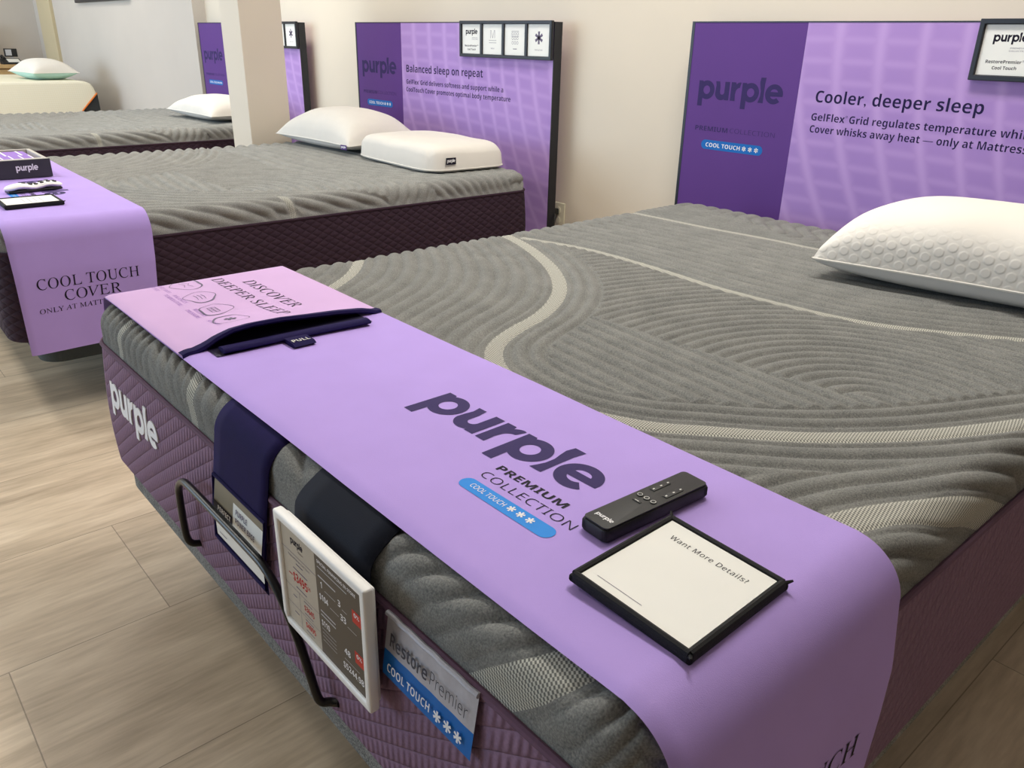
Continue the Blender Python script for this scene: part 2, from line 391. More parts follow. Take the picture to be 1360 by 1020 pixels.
def arc(cx, cy, rx, ry, a0, a1, n=28):
    return [(cx + rx * math.cos(math.radians(a0 + (a1 - a0) * i / n)), cy + ry * math.sin(math.radians(a0 + (a1 - a0) * i / n))) for i in range(n + 1)]
def wordmark():
    """five bold rounded letters, x-height 1; returns list of (V, F)"""
    if 'wm' in _cache: return _cache['wm']
    parts = []; S = 0.29
    def P(*loops): parts.append(poly_mesh(loops, 0.018))
    def letter_p(x):
        P([(x, -0.42), (x + S, -0.42)] + arc(x + 0.58, 0.5, 0.52, 0.52, -123.9, 123.9, 48) + [(x + S - 0.04, 1.0), (x, 1.0)], arc(x + 0.57, 0.5, 0.255, 0.265, 0, 360, 40)[:-1])
    letter_p(0.0)
    x = 1.2                                                   # u
    P([(x + 0.0, 1.0), (x + 0.24, 1.0)] + [(x + 0.29, 0.72), (x + 0.30, 0.45)] + arc(x + 0.47, 0.44, 0.17, 0.18, 180, 360, 14) +
      [(x + 0.64, 1.0), (x + 0.93, 1.0), (x + 0.93, 0.0), (x + 0.66, 0.0), (x + 0.66, 0.12)] + arc(x + 0.40, 0.38, 0.40, 0.40, 300, 190, 16) + [(x + 0.02, 0.55), (x + 0.05, 0.78)])
    x = 2.28                                                  # r
    P([(x, 0.0), (x + S, 0.0), (x + S, 0.5)] + arc(x + 0.57, 0.46, 0.28, 0.28, 175, 95, 10) + [(x + 0.62, 1.0)] + arc(x + 0.58, 0.60, 0.34, 0.41, 90, 140, 8) + [(x + S - 0.02, 1.0), (x, 1.0)])
    letter_p(3.02)
    x = 4.14                                                  # l
    P([(x + 0.0, 0.0), (x + 0.30, 0.0), (x + 0.30, 1.0), (x + 0.34, 1.34), (x + 0.05, 1.34), (x + 0.01, 1.1), (x + 0.06, 0.86), (x + 0.12, 0.62), (x + 0.11, 0.35), (x + 0.05, 0.14)])
    x = 4.56                                                  # e
    o_ = arc(x + 0.54, 0.5, 0.54, 0.52, -8, 312, 64); i_ = arc(x + 0.54, 0.48, 0.27, 0.26, 312, 200, 20)
    P(o_ + i_ + [(x + 0.29, 0.41), (x + 1.075, 0.41)], arc(x + 0.54, 0.6, 0.25, 0.19, 0, 180, 16))
    w = 5.64
    _cache['wm'] = [([(px / w, py) for px, py in V], Fc) for V, Fc in parts]
    return _cache['wm']
def logo(mb, x0, x1, y0, xh, m, fn, slant=0.0):
    for V, Fc in wordmark(): put(mb, [(x0 + px * (x1 - x0) + slant * py * xh, y0 + py * xh) for px, py in V], Fc, m, fn)
def pill(mb, x0, x1, y0, y1, m, fn, nsub=24):
    r = (y1 - y0) / 2; cy = (y0 + y1) / 2
    top = [(x0 + r + (x1 - x0 - 2 * r) * i / nsub, y1) for i in range(nsub + 1)]; bot = [(p[0], y0) for p in top]
    L = arc(x0 + r, cy, r, r, 90, 270, 12); R = arc(x1 - r, cy, r, r, -90, 90, 12)
    V = top + bot; n = nsub + 1; Fc = [(i, n + i, n + i + 1, i + 1) for i in range(nsub)]
    b = len(V); V += L; Fc.append(tuple(range(b, b + len(L)))); b = len(V); V += R; Fc.append(tuple(range(b, b + len(R))))
    put(mb, V, Fc, m, fn)
def flake(mb, x, y, r, m, fn):
    for k in range(6):
        a = k * PI / 3 + PI / 6; d = (math.cos(a), math.sin(a)); n = (-d[1], d[0]); w = r * 0.16
        put(mb, [(x + n[0] * w, y + n[1] * w), (x - n[0] * w, y - n[1] * w), (x + d[0] * r - n[0] * w * 1.5, y + d[1] * r - n[1] * w * 1.5), (x + d[0] * r + n[0] * w * 1.5, y + d[1] * r + n[1] * w * 1.5)], [(0, 1, 2, 3)], m, fn)
def rect(mb, x0, x1, y0, y1, m, fn):
    k = max(1, int(abs(y1 - y0) / 0.006)); V = []
    for i in range(k + 1): y = y0 + (y1 - y0) * i / k; V += [(x0, y), (x1, y)]
    put(mb, V, [(2 * i, 2 * i + 1, 2 * i + 3, 2 * i + 2) for i in range(k)], m, fn)
def ring_frame(mb, x0, x1, z0, z1, w, y0, y1, m, bev=0.0, mat=None):
    """one mitred rectangular frame in the xz plane, front at y0, back at y1"""
    bm = bmesh.new(); O = [(x0, z0), (x1, z0), (x1, z1), (x0, z1)]; I = [(x0 + w, z0 + w), (x1 - w, z0 + w), (x1 - w, z1 - w), (x0 + w, z1 - w)]
    q = lambda L, y: [bm.verts.new((a, y, c)) for a, c in L]
    of, inf, ob, ib = q(O, y0), q(I, y0), q(O, y1), q(I, y1)
    for i in range(4):
        j = (i + 1) % 4
        for f in ((of[i], of[j], inf[j], inf[i]), (ob[i], ib[i], ib[j], ob[j]), (of[j], of[i], ob[i], ob[j]), (inf[i], inf[j], ib[j], ib[i])): bm.faces.new(f)
    bmesh.ops.recalc_face_normals(bm, faces=bm.faces)
    if bev: bmesh.ops.bevel(bm, geom=[e for e in bm.edges if not (e.verts[0] in of + ob and e.verts[1] in inf + ib)], offset=bev, segments=3, profile=0.5, affect='EDGES')
    mb.bm(bm, m, mat)
def stroke(mb, pts, w, m, fn, closed=False, wfun=None):
    P = np.array(pts, float); n = len(P); V = []
    for i in range(n):
        a = P[(i - 1) % n] if closed or i else P[i]; b = P[(i + 1) % n] if closed or i < n - 1 else P[i]
        d = (b - a) / (np.hypot(*(b - a)) + 1e-12); nn = np.array([-d[1], d[0]]) * (w if wfun is None else wfun(i / n)) / 2
        V += [tuple(P[i] + nn), tuple(P[i] - nn)]
    Fc = [(2 * i, 2 * i + 1, 2 * ((i + 1) % n) + 1, 2 * ((i + 1) % n)) for i in range(n if closed else n - 1)]
    put(mb, V, Fc, m, fn)

# ================================================================== THE ROOM
YA, YB, XSTEP, XL, XR, YF, HC = 2.32, 2.22, -5.0, -10.0, 3.0, -5.5, 2.95
b = MB(); b.box((XL - 0.2, YF - 0.2, -0.1), (XR + 0.2, YA + 0.2, 0.0), 'floor'); structure(b.build('floor', smooth=False))
b = MB(); b.box((XL - 0.2, YF - 0.2, HC), (XR + 0.2, YA + 0.2, HC + 0.1), 'ceiling'); structure(b.build('ceiling', smooth=False))
b = MB(); b.box((XSTEP, YA, 0), (XR, YA + 0.15, HC), 'wall'); structure(b.build('wall_back', smooth=False))
b = MB(); b.box((XL, YB, 0), (XSTEP, YA + 0.15, HC), 'wall_gray'); structure(b.build('wall_far', smooth=False))
b = MB(); b.box((XL - 0.15, YF, 0), (XL, YB + 0.2, HC), 'wall_gray'); structure(b.build('wall_left', smooth=False))
b = MB(); b.box((XR, YF, 0), (XR + 0.15, YA + 0.15, HC), 'wall_taupe'); structure(b.build('wall_right_added', smooth=False))  # unseen wall, placed close and toned to limit bounce onto the runner drop
b = MB(); b.box((0.2, YF - 0.15, 0), (XR, YF, HC), 'wall_taupe'); structure(b.build('wall_front_added', smooth=False))  # unseen wall, added to keep outside light off the bed's right side
b = MB(); b.box((XSTEP + 0.002, YA - 0.014, 0), (XR - 0.001, YA - 0.0005, 0.1), 'charcoal', 0.003); structure(b.build('baseboard_back', smooth=False))
b = MB(); b.box((XL + 0.001, YB - 0.014, 0), (XSTEP, YB - 0.0005, 0.1), 'charcoal', 0.003); structure(b.build('baseboard_far', smooth=False))
b = MB(); b.box((-2.685, 1.471, 0), (-2.45, 1.703, HC), 'wall', 0.004); structure(b.build('column', smooth=False))

b = MB(); b.box((-9.68, YB - 0.035, 0), (-9.12, YB + 0.01, HC), 'wall_trim', 0.004); structure(b.build('trim_1', smooth=False))

# ================================================================== MATTRESSES
W, L = 1.524, 2.03
SEAM, BOT = 0.080, 0.348
def drape(u, v, off=0.0, Rc=0.075, r=0.045):
    p0x = np.clip(u, Rc, W - Rc); p0y = np.clip(v, Rc, L - Rc)
    ox, oy = u - p0x, v - p0y; rho = np.maximum(np.abs(ox), np.abs(oy)); n = np.hypot(ox, oy) + 1e-12
    dx, dy = ox / n, oy / n; flat = Rc - r; a = rho - flat; al = r * PI / 2
    th = np.clip(a / r, 0, PI / 2); h = np.where(a <= 0, rho, flat + r * np.sin(th)); z = np.where(a <= 0, 0.0, -r * (1 - np.cos(th)))
    z = np.where(a > al, -r - (a - al), z); nr = np.sin(th); nz = np.cos(th)
    return np.stack([p0x + dx * (h + off * nr), p0y + dy * (h + off * nr), z + off * nz], -1)
CURV = {
    'R1': [(-0.08, 1.69), (0.045, 1.698), (0.195, 1.704), (0.333, 1.709), (0.516, 1.730), (0.692, 1.736), (1.0, 1.76), (1.3, 1.83), (1.62, 1.95)],
    'R2': [(0.09, 1.15), (0.143, 1.164), (0.234, 1.190), (0.342, 1.202), (0.48, 1.197), (0.62, 1.184), (0.752, 1.170), (0.916, 1.179), (1.075, 1.205), (1.197, 1.265), (1.340, 1.364), (1.48, 1.47), (1.62, 1.6)],
    'R3': [(-0.08, 1.15), (0.062, 1.121), (0.201, 1.074), (0.373, 0.988), (0.503, 0.893), (0.586, 0.801), (0.644, 0.701), (0.676, 0.609), (0.710, 0.534), (0.755, 0.481), (0.818, 0.443), (0.891, 0.426), (0.958, 0.420), (1.028, 0.430), (1.124, 0.473), (1.193, 0.532), (1.290, 0.621), (1.374, 0.730), (1.435, 0.836), (1.482, 0.935), (1.54, 1.06), (1.62, 1.24)],
    'R4': [(-0.08, 0.70), (0.043, 0.627), (0.129, 0.558), (0.188, 0.489), (0.231, 0.427), (0.33, 0.28), (0.45, 0.12), (0.53, 0.02), (0.575, -0.08)],
    'R5': [(1.28, -0.10), (1.335, -0.05), (1.40, 0.02), (1.425, 0.12), (1.43, 0.26), (1.436, 0.40), (1.452, 0.47), (1.478, 0.53), (1.508, 0.585), (1.545, 0.67), (1.60, 0.78)],
    'R6': [(-0.08, 0.42), (0.06, 0.30), (0.14, 0.16), (0.175, 0.04), (0.185, -0.08)],
}
CURV = {k: np.array(smooth_pts(v, 4)) for k, v in CURV.items()}
WID = {'S': 0.024, 'R1': 0.020, 'R2': 0.023, 'R3': 0.034, 'R4': 0.027, 'R5': 0.046, 'R6': 0.022}
def dist(u, v, P):
    d2 = np.full(u.shape, 9.0)
    for a, b_ in zip(P[:-1], P[1:]):
        e = b_ - a; t = np.clip(((u - a[0]) * e[0] + (v - a[1]) * e[1]) / (e @ e), 0, 1)
        d2 = np.minimum(d2, (u - a[0] - t * e[0]) ** 2 + (v - a[1] - t * e[1]) ** 2)
    return np.sqrt(d2)
def pattern(u, v, plain_top=False):
    D = {k: dist(u, v, P) for k, P in CURV.items()}
    f = lambda k: np.interp(u, CURV[k][:, 0], CURV[k][:, 1])
    v1, v2, v3, v4 = f('R1'), f('R2'), f('R3'), np.where(u > 0.575, -0.5, f('R4'))
    low = 13.0 * D['R4'] / (D['R4'] + D['R3'] + 1e-6)
    low = np.where(u > 1.0, np.minimum(D['R3'], D['R5']) / 0.034, low)
    below4 = np.minimum(D['R4'], D['R6']) / 0.033
    bandB = D['R3'] / 0.031
    vb = np.interp(u, [0.70, 0.925, 1.15, 1.25, 1.32, 1.41, 1.6], [0.778, 0.784, 0.800, 0.815, 0.85, 0.98, 1.3])
    lowC = (v + 0.11 * u) / 0.034
    arcC = np.hypot(u - 1.31, (v - 0.81)) / 0.031
    regC = np.where((v < vb) & (u > 0.62), lowC, arcC)
    mid = np.where(D['R3'] < 0.10, bandB, regC)
    dd = 12.5 * D['R2'] / (D['R2'] + D['R1'] + 1e-6)
    dd = np.where(u < 0.1, 12.5 * np.abs(v - v3) / (np.abs(v1 - v3) + 1e-6), dd)
    top = np.where(v > 1.83 + 0.10 * np.sin(u * 5.0 + 0.8), (u + 0.5 * (v - 1.83) ** 2 * 4 + 0.03 * np.sin(v * 30)) / 0.055, D['R1'] / 0.03)
    phi = np.where(v < v4, below4, np.where(v < v3, low, np.where((v < v2) | (u < 0.1) & (v < v3 + 0.05), mid, np.where(v < v1, dd, top))))
    if plain_top: phi = phi * 0.72
    h = (np.abs(np.sin(PI * phi)) + 1e-4) ** (0.8 if plain_top else 0.52)
    rib = np.zeros(u.shape)
    if plain_top: D = {'S': dist(u, v, np.array([(1.46, 0.90), (1.53, 0.915), (1.62, 0.925)]))}
    for k in D:
        s = np.clip((WID[k] / 2 - D[k]) / 0.004 + 0.5, 0, 1); rib = np.maximum(rib, s)
        q = np.clip((D[k] - WID[k] / 2 - 0.001) / 0.010, 0, 1); h = h * q + (1 - q) * (0.30 + 0.25 * np.clip((WID[k] / 2 - D[k]) / 0.006, 0, 1))
    return h, rib
SS = 0.0597
def cover_mesh(res, amp=0.0098, plain_top=False):
    nu = int((W + 2 * SS) / res) + 1; nv = int((L + 2 * SS) / res) + 1
    U, V = np.meshgrid(np.linspace(-SS, W + SS, nu), np.linspace(-SS, L + SS, nv), indexing='ij')
    h, rib = pattern(U, V, plain_top)
    front = np.clip((V + 0.01) / 0.03, 0, 1) * 0.7 + 0.3; amp = amp * front
    edge = np.clip((np.minimum.reduce([U + SS, W + SS - U, V + SS, L + SS - V])) / 0.02, 0, 1)
    soft = 0.0025 * np.sin(U * 5 + 1) * np.sin(V * 4)
    P = drape(U, V, (h - 1) * amp * edge + soft * 0.4)
    me = bpy.data.meshes.new('cover'); nV = nu * nv
    idx = np.arange(nV).reshape(nu, nv)
    q = np.stack([idx[:-1, :-1], idx[1:, :-1], idx[1:, 1:], idx[:-1, 1:]], -1).reshape(-1, 4)
    me.vertices.add(nV); me.vertices.foreach_set('co', P.reshape(-1).astype(np.float32))
    me.loops.add(q.size); me.loops.foreach_set('vertex_index', q.reshape(-1).astype(np.int32))
    me.polygons.add(len(q)); me.polygons.foreach_set('loop_start', (np.arange(len(q)) * 4).astype(np.int32))
    a = me.attributes.new('ribbon', 'FLOAT', 'POINT'); a.data.foreach_set('value', rib.reshape(-1).astype(np.float32))
    a = me.attributes.new('uvc', 'FLOAT_VECTOR', 'POINT'); a.data.foreach_set('vector', np.stack([U, V, U * 0], -1).reshape(-1).astype(np.float32))
    me.update(calc_edges=True); me.shade_smooth(); me.materials.append(M['knit_daylit' if plain_top else 'knit'])
    return me
def perimeter(step, Rc=0.075, inset=0.0):
    """rounded rectangle outline, anticlockwise from the front left; returns points, outward normals, arc length"""
    x0, x1, y0, y1 = inset, W - inset, inset, L - inset; R = Rc - inset * 0.4; P = []; N = []
    def seg(a, b_, n_):
        k = max(2, int(np.hypot(b_[0] - a[0], b_[1] - a[1]) / step))
        for i in range(k): P.append((a[0] + (b_[0] - a[0]) * i / k, a[1] + (b_[1] - a[1]) * i / k)); N.append(n_)
    def cor(cx, cy, a0):
        for i in range(10):
            a = math.radians(a0 + 9 * i); P.append((cx + R * math.cos(a), cy + R * math.sin(a))); N.append((math.cos(a), math.sin(a)))
    seg((x0 + R, y0), (x1 - R, y0), (0, -1)); cor(x1 - R, y0 + R, -90); seg((x1, y0 + R), (x1, y1 - R), (1, 0)); cor(x1 - R, y1 - R, 0)
    seg((x1 - R, y1), (x0 + R, y1), (0, 1)); cor(x0 + R, y1 - R, 90); seg((x0, y1 - R), (x0, y0 + R), (-1, 0)); cor(x0 + R, y0 + R, 180)
    P = np.array(P); N = np.array(N); s = np.concatenate([[0], np.cumsum(np.hypot(*np.diff(P, axis=0).T))]); return P, N, s
def bulge(t): return 0.004 + 0.010 * np.sin(np.clip(t, 0, 1) * PI * 0.8)
def border(parent, mat, z0=-SEAM, z1=-BOT):
    P, N, s = perimeter(0.03); prof = [(t, z0 + (z1 - z0) * t, float(bulge(t))) for t in np.linspace(0, 1, 15)]
    zb = z1; prof += [(1.02, zb - 0.004, 0.006), (1.05, zb - 0.007, -0.006), (1.1, zb - 0.008, -0.05)]
    mb = MB(); G = np.zeros((len(P) + 1, len(prof), 3)); A = np.zeros_like(G)
    for j, (t, z, o) in enumerate(prof):
        G[:-1, j, :2] = P + N * o; G[-1, j, :2] = G[0, j, :2]; G[:, j, 2] = z
        A[:-1, j, 0] = s; A[-1, j, 0] = s[-1] + 0.01; A[:, j, 1] = (t * (z1 - z0) if t <= 1 else (z1 - z0))
    mb.grid(G[:, ::-1], mat); A = A[:, ::-1]
    k = len(prof); ring = [i * k for i in range(len(P))]; mb.f.append(tuple(reversed(ring))); mb.fm.append(0)
    return mb.build('border', parent, attrs={'uvc': ('FLOAT_VECTOR', A)})
def piping(parent, z, m, r=0.005, off=0.003):
    P, N, s = perimeter(0.05); mb = MB(); n = len(P); k = 8; G = np.zeros((n, k + 1, 3))
    for j in range(k + 1):
        a = 2 * PI * j / k; G[:, j, :2] = P + N * (off + r * math.cos(a)); G[:, j, 2] = z + r * math.sin(a)
    mb.grid(G, m, closed_u=True); return mb.build('piping', parent)
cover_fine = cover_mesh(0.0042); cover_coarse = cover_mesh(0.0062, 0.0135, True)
def mattress(label, loc, rz, cover, mat, cord, group):
    t = thing('mattress', label, 'mattress', loc, rz, group)
    c = bpy.data.objects.new('quilted_cover', cover); C.objects.link(c); c.parent = t; c['label'] = 'grey quilted knit cover with woven mesh ribbons'
    border(t, mat); piping(t, -SEAM, cord)
    return t
B2X, B2Y, B2R = -2.3844, 0.004, -0.020
B3X, B3Y = -4.731, 0.0
bed1 = mattress('grey quilted mattress with plum border, nearest of the row, white lettering on its foot end', (0, 0, ZT), 0, cover_fine, 'plum', 'cord', 'grey quilted mattresses in the row')
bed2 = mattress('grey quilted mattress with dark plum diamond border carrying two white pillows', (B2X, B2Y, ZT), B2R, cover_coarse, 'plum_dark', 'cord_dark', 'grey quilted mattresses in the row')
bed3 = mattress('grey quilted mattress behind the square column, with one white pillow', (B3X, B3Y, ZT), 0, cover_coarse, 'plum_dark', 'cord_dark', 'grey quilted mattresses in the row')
def base(label, loc, rz, mat, inset, zlo, group):
    t = thing('bed_platform', label, 'bed base', loc, rz, group)
    P, N, s = perimeter(0.05, 0.10, inset); mb = MB()
    pts = [tuple(p) for p in P]
    top = ZT - BOT - 0.0085
    mb.prism(pts, ZT + zlo, top, mat, 2, 0.0); mb.build('deck', t)
    for lx in (0.28, W - 0.28):
        for ly in (0.38, L - 0.38):
            lb = MB(); lb.tube([(lx, ly, 0.0), (lx, ly, 0.02), (lx, ly, ZT + zlo + 0.005)], [0.03, 0.026, 0.026], 'stainless', 16); lb.build('leg', t)
    return t
base('grey heathered upholstered bed base under the nearest mattress', (0, 0, 0), 0, 'heather_base', 0.004, -0.41, 'bed bases')
base('dark slate bed base set back under the mattress with two white pillows', (B2X, B2Y, 0), B2R, 'base_dark', 0.07, -0.455, 'bed bases')
base('dark bed base under the mattress behind the column', (B3X, B3Y, 0), 0, 'base_dark', 0.07, -0.455, 'bed bases')

# raised white lettering on the foot end of the nearest mattress
def foot(x, z, off):
    t = np.clip((-z - SEAM) / (BOT - SEAM), 0, 1)
    o = float(bulge(t)) if z < -SEAM else 0.004
    return (x, -(o + off), z)
mb = MB(); logo(mb, 0.108, 0.385, -0.196, 0.050, 'white_ink', lambda x, z: foot(x, z, 0.0015))
lg = mb.build('foot_lettering', bed1, smooth=False); lg['label'] = 'raised white lettering on the plum foot end'
sm = lg.modifiers.new('solid', 'SOLIDIFY'); sm.thickness = 0.002; sm.offset = 0
# stitched label hanging from the seam
mb = MB(); x0, x1, zt, zb = 1.158, 1.322, -0.076, -0.160
tagfn = lambda off: (lambda x, z: (x, -(0.008 + 0.012 * min(1, max(0, (zt - z) / 0.08)) + 0.0007 * math.sin(x * 160) * max(0.0, (z - zb) / 0.1) + off), z))
G = np.array([[tagfn(0)(x, z) for z in np.linspace(zt, zb + 0.034, 8)] for x in np.linspace(x0, x1, 40)]); mb.grid(G[:, ::-1], 'silver')
G = np.array([[tagfn(0)(x, z) for z in np.linspace(zb + 0.034, zb, 6)] for x in np.linspace(x0, x1, 40)]); mb.grid(G[:, ::-1], 'blue_deep')
fit(mb, 'Restore', x0 + 0.012, x0 + 0.084, zb + 0.045, 0.017, 'ink_charcoal', tagfn(0.0028), 0.03)
fit(mb, 'Premier', x0 + 0.089, x1 - 0.010, zb + 0.045, 0.017, 'ink_charcoal', tagfn(0.0028), -0.012)
fit(mb, 'COOL TOUCH', x0 + 0.012, x0 + 0.094, zb + 0.012, 0.0105, 'white_ink', tagfn(0.0028), 0.015)
for k in range(3): flake(mb, x0 + 0.108 + 0.018 * k, zb + 0.017, 0.0068, 'white_ink', tagfn(0.0028))
mb.tube([tagfn(0.001)(x, zt - 0.003) for x in np.linspace(x0, x1, 12)], 0.0035, 'silver', 8)
o = mb.build('sewn_label', bed1); o['label'] = 'silver and blue sewn label at the seam'

# ================================================================== RUNNERS
RA, RR, RZ = 0.055, 0.066, 0.0062
T0, T1 = 0.030, 0.432
def run(s, t, off=0.0, wob=1.0):
    zt = RZ
    if s > W - RA: a = s - (W - RA); sg = 1; c = W - RA
    elif s < 0.022: a = 0.022 - s; sg = -1; c = 0.022
    else: a = 0; sg = 1; c = s
    RR = 0.030 if s < 0.5 else 0.066
    th = min(a / RR, PI / 2); ext = max(0.0, a - RR * PI / 2)
    nx, nz = sg * math.sin(th), math.cos(th)
    x = c + sg * RR * math.sin(th) + sg * (0.010 * min(1, ext / 0.08) + 0.004 * wob * math.sin(t * 16 + 1.0) * min(1, ext / 0.15)); z = zt - RR * (1 - math.cos(th)) - ext
    r = 0.05; d = r - math.sqrt(max(0, r * r - max(0, r - t) ** 2)) if t < r else 0.0
    g = 0.0012 * math.sin(s * 9 + t * 14) * wob * (1 if a == 0 else 0)
    tt = t - (0.024 * min(1, ext / 0.3)) * max(0.0, (t - 0.15) / 0.28)
    return (x + nx * (off - d), tt, z + nz * (off - d) + max(0, g))
def runner(loc, rz, label, shift, full, slo, group, sxp=0.0):
    t_ = thing('bed_runner', label, 'bed runner', loc, rz, group)
    mb = MB(); send = W + 0.375
    ss = np.concatenate([np.linspace(slo, RA, 14)[:-1], np.linspace(RA, W - RA, 150)[:-1], np.linspace(W - RA, W - RA + RR * PI / 2, 14)[:-1], np.linspace(W - RA + RR * PI / 2, send, 24)])
    tt = np.concatenate([np.linspace(T0, 0.06, 10)[:-1], np.linspace(0.06, T1, 36)])
    mb.grid(np.array([[run(s, t) for t in tt] for s in ss]), 'lav')
    top = lambda x, y: run(x + sxp, y, 0.0005)
    # side drop: lettering reads along +Y, s measured down
    s_of = lambda z: W - RA + RR * PI / 2 + (RZ - RR - z)
    side = lambda x, z: run(s_of(z), x + (0.024 * min(1, max(0, RZ - RR - z) / 0.3)) * max(0.0, (x - 0.15) / 0.28), 0.0007)
    fit(mb, serif('COOL TOUCH'), 0.082, 0.372, -0.190 + shift, 0.032, 'ink_black', side, -0.012, ref=0.69)
    fit(mb, serif('COVER'), 0.150, 0.312, -0.233 + shift, 0.032, 'ink_black', side, -0.012, ref=0.69)
    fit(mb, serif('ONLY AT MATTRESS FIRM'), 0.075, 0.378, -0.262 + shift, 0.0145, 'ink_black', side, -0.012, ref=0.69)
    logo(mb, 0.868, 1.215, 0.238, 0.060, 'ink', top)
    fit(mb, 'PREMIUM', 1.098, 1.224, 0.198, 0.013, 'ink_black', top, 0.03)
    fit(mb, 'COLLECTION', 1.097, 1.262, 0.172, 0.015, 'ink_black', top, -0.012)
    pill(mb, 1.092, 1.258, 0.137, 0.161, 'blue', top)
    fit(mb, 'COOL TOUCH', 1.110, 1.174, 0.1455, 0.0085, 'white_ink', lambda x, y: run(x + sxp, y, 0.0008), 0.0)
    for k in range(3): flake(mb, 1.185 + 0.0165 * k, 0.1505, 0.0058, 'white_ink', lambda x, y: run(x + sxp, y, 0.0008))
    o = mb.build('runner_cloth', t_)
    if not full: return t_
    # pink flap whose navy hem lifts over the pull-out pocket
    HS = 0.455
    def arch(s, t):
        a = np.interp(t, [0.055, 0.075, 0.095, 0.125, 0.16, 0.22, 0.28, 0.34, 0.395, 0.42], [0, 0.006, 0.016, 0.025, 0.028, 0.026, 0.020, 0.015, 0.008, 0.0])
        return float(a) * (max(0.0, min(1, (s - 0.27) / (HS - 0.27))) ** 1.7)
    def flap(s, t, off=0.0):
        p = run(s, t, 0.0026 + off, 0.5); return (p[0], p[1], p[2] + arch(s, t))
    mb = MB(); ss = np.concatenate([np.linspace(slo, 0.0, 10)[:-1], np.linspace(0.0, HS, 46)])
    mb.grid(np.array([[flap(s, t) for t in tt] for s in ss]), 'pink')
    fl = lambda x, y: flap(x, y, 0.0006)
    fit(mb, serif('DISCOVER'), 0.092, 0.338, 0.298, 0.026, 'ink_black', fl, -0.016, ref=0.69)
    fit(mb, serif('DEEPER SLEEP'), 0.034, 0.384, 0.250, 0.024, 'ink_black', fl, -0.016, ref=0.69)
    for k, (cx, cy) in enumerate([(0.044, 0.192), (0.150, 0.182), (0.248, 0.174), (0.336, 0.168)]):
        rx, ry = 0.036, 0.032
        pts = [(cx + rx * math.cos(a) * (1 + 0.16 * math.cos(2 * a + k)) , cy + ry * math.sin(a) * (1 + 0.14 * math.sin(3 * a + 1.7 * k))) for a in np.linspace(0, 2 * PI, 48, endpoint=False)]
        stroke(mb, pts, 0.002, 'ink_gray', fl, True, lambda q, k=k: 0.0012 + 0.0034 * max(0, math.sin(2 * PI * q + k * 1.3)))
        if k == 0:
            stroke(mb, [(cx - 0.02, cy - 0.005), (cx - 0.008, cy + 0.008), (cx + 0.004, cy + 0.002), (cx + 0.02, cy + 0.008)], 0.0012, 'ink_gray', fl)
            stroke(mb, [(cx - 0.016, cy - 0.012), (cx + 0.0, cy - 0.004), (cx + 0.017, cy - 0.01)], 0.0012, 'ink_gray', fl)
        elif k == 1:
            for q in range(3): stroke(mb, [(cx - 0.018, cy - 0.009 + q * 0.008), (cx - 0.004, cy - 0.007 + q * 0.008), (cx + 0.016, cy - 0.010 + q * 0.008)], 0.0012, 'ink_gray', fl)
        elif k == 2:
            for q in range(3): rect(mb, cx - 0.016, cx + 0.014, cy - 0.012 + q * 0.008, cy - 0.0108 + q * 0.008, 'ink_gray', fl)
            for q in range(4): rect(mb, cx - 0.016 + q * 0.01, cx - 0.0148 + q * 0.01, cy - 0.012, cy + 0.005, 'ink_gray', fl)
        else: flake(mb, cx, cy, 0.012, 'ink_gray', fl)
    for wd, xa, xb, yy in (('INSTANTLY ADAPTS', 0.004, 0.084, 0.138), ('TO YOU', 0.016, 0.056, 0.124), ('BALANCES', 0.105, 0.172, 0.140), ('TEMPERATURE', 0.090, 0.184, 0.126), ('RELIEVES', 0.222, 0.280, 0.138), ('PRESSURE', 0.218, 0.284, 0.124), ('SUPPORT', 0.312, 0.372, 0.130)):
        fit(mb, serif(wd), xa, xb, yy, 0.008, 'ink_violet', fl, -0.01, ref=0.69)
    o = mb.build('flap', t_); o['label'] = 'pink printed flap at the far end of the runner'
    mb = MB(); hp = [flap(HS, t, 0.0005) for t in tt]
    G = []
    for t in tt:
        row = []
        for dx, dz in ((-0.018, 0.0016), (-0.004, 0.0030), (0.002, 0.0024), (0.005, -0.002), (0.002, -0.0062), (-0.006, -0.0060), (-0.018, -0.0030)):
            p = flap(HS + dx, t, 0.0006); row.append((p[0], p[1], p[2] + dz))
        G.append(row)
    mb.grid(np.array(G), 'navy'); o = mb.build('flap_hem', t_); o['label'] = 'navy bound hem of the flap'
    mb = MB(); mb.grid(np.array([[run(s, t, 0.0018, 0.5) for t in np.linspace(0.075, 0.385, 20)] for s in np.linspace(0.33, 0.500, 10)]), 'navy_dark'); o = mb.build('pocket_lining', t_); o['label'] = 'dark navy lining inside the pocket'
    mb = MB(); G = []
    for i in range(21):
        q = i / 20; t = 0.088 + (0.372 - 0.088) * q; s0 = 0.487 + 0.016 * q; row = []
        for a in np.linspace(0, 2 * PI, 13): row.append(run(s0 + 0.014 * math.cos(a), t, 0.007 + 0.0055 * math.sin(a), 0.5))
        G.append(row)
    G = np.array(G); mb.grid(G, 'navy')
    for e in (0, 20): mb.add(G[e][:-1], [tuple(range(12)) if e else tuple(reversed(range(12)))], 'navy')
    o = mb.build('pull_strip', t_); o['label'] = 'stiff navy strip across the pocket mouth'
    mb = MB(); G = []
    for t in np.linspace(0.196, 0.238, 7):
        G.append([(sx, t, z) for sx, z in ((0.506, 0.016), (0.520, 0.0165), (0.540, 0.0155), (0.548, 0.0115), (0.540, 0.0075), (0.520, 0.0068), (0.506, 0.0068))])
    G = np.array(G); mb.grid(G, 'navy'); mb.add(G[0], [tuple(range(7))], 'navy'); mb.add(G[-1], [tuple(reversed(range(7)))], 'navy')
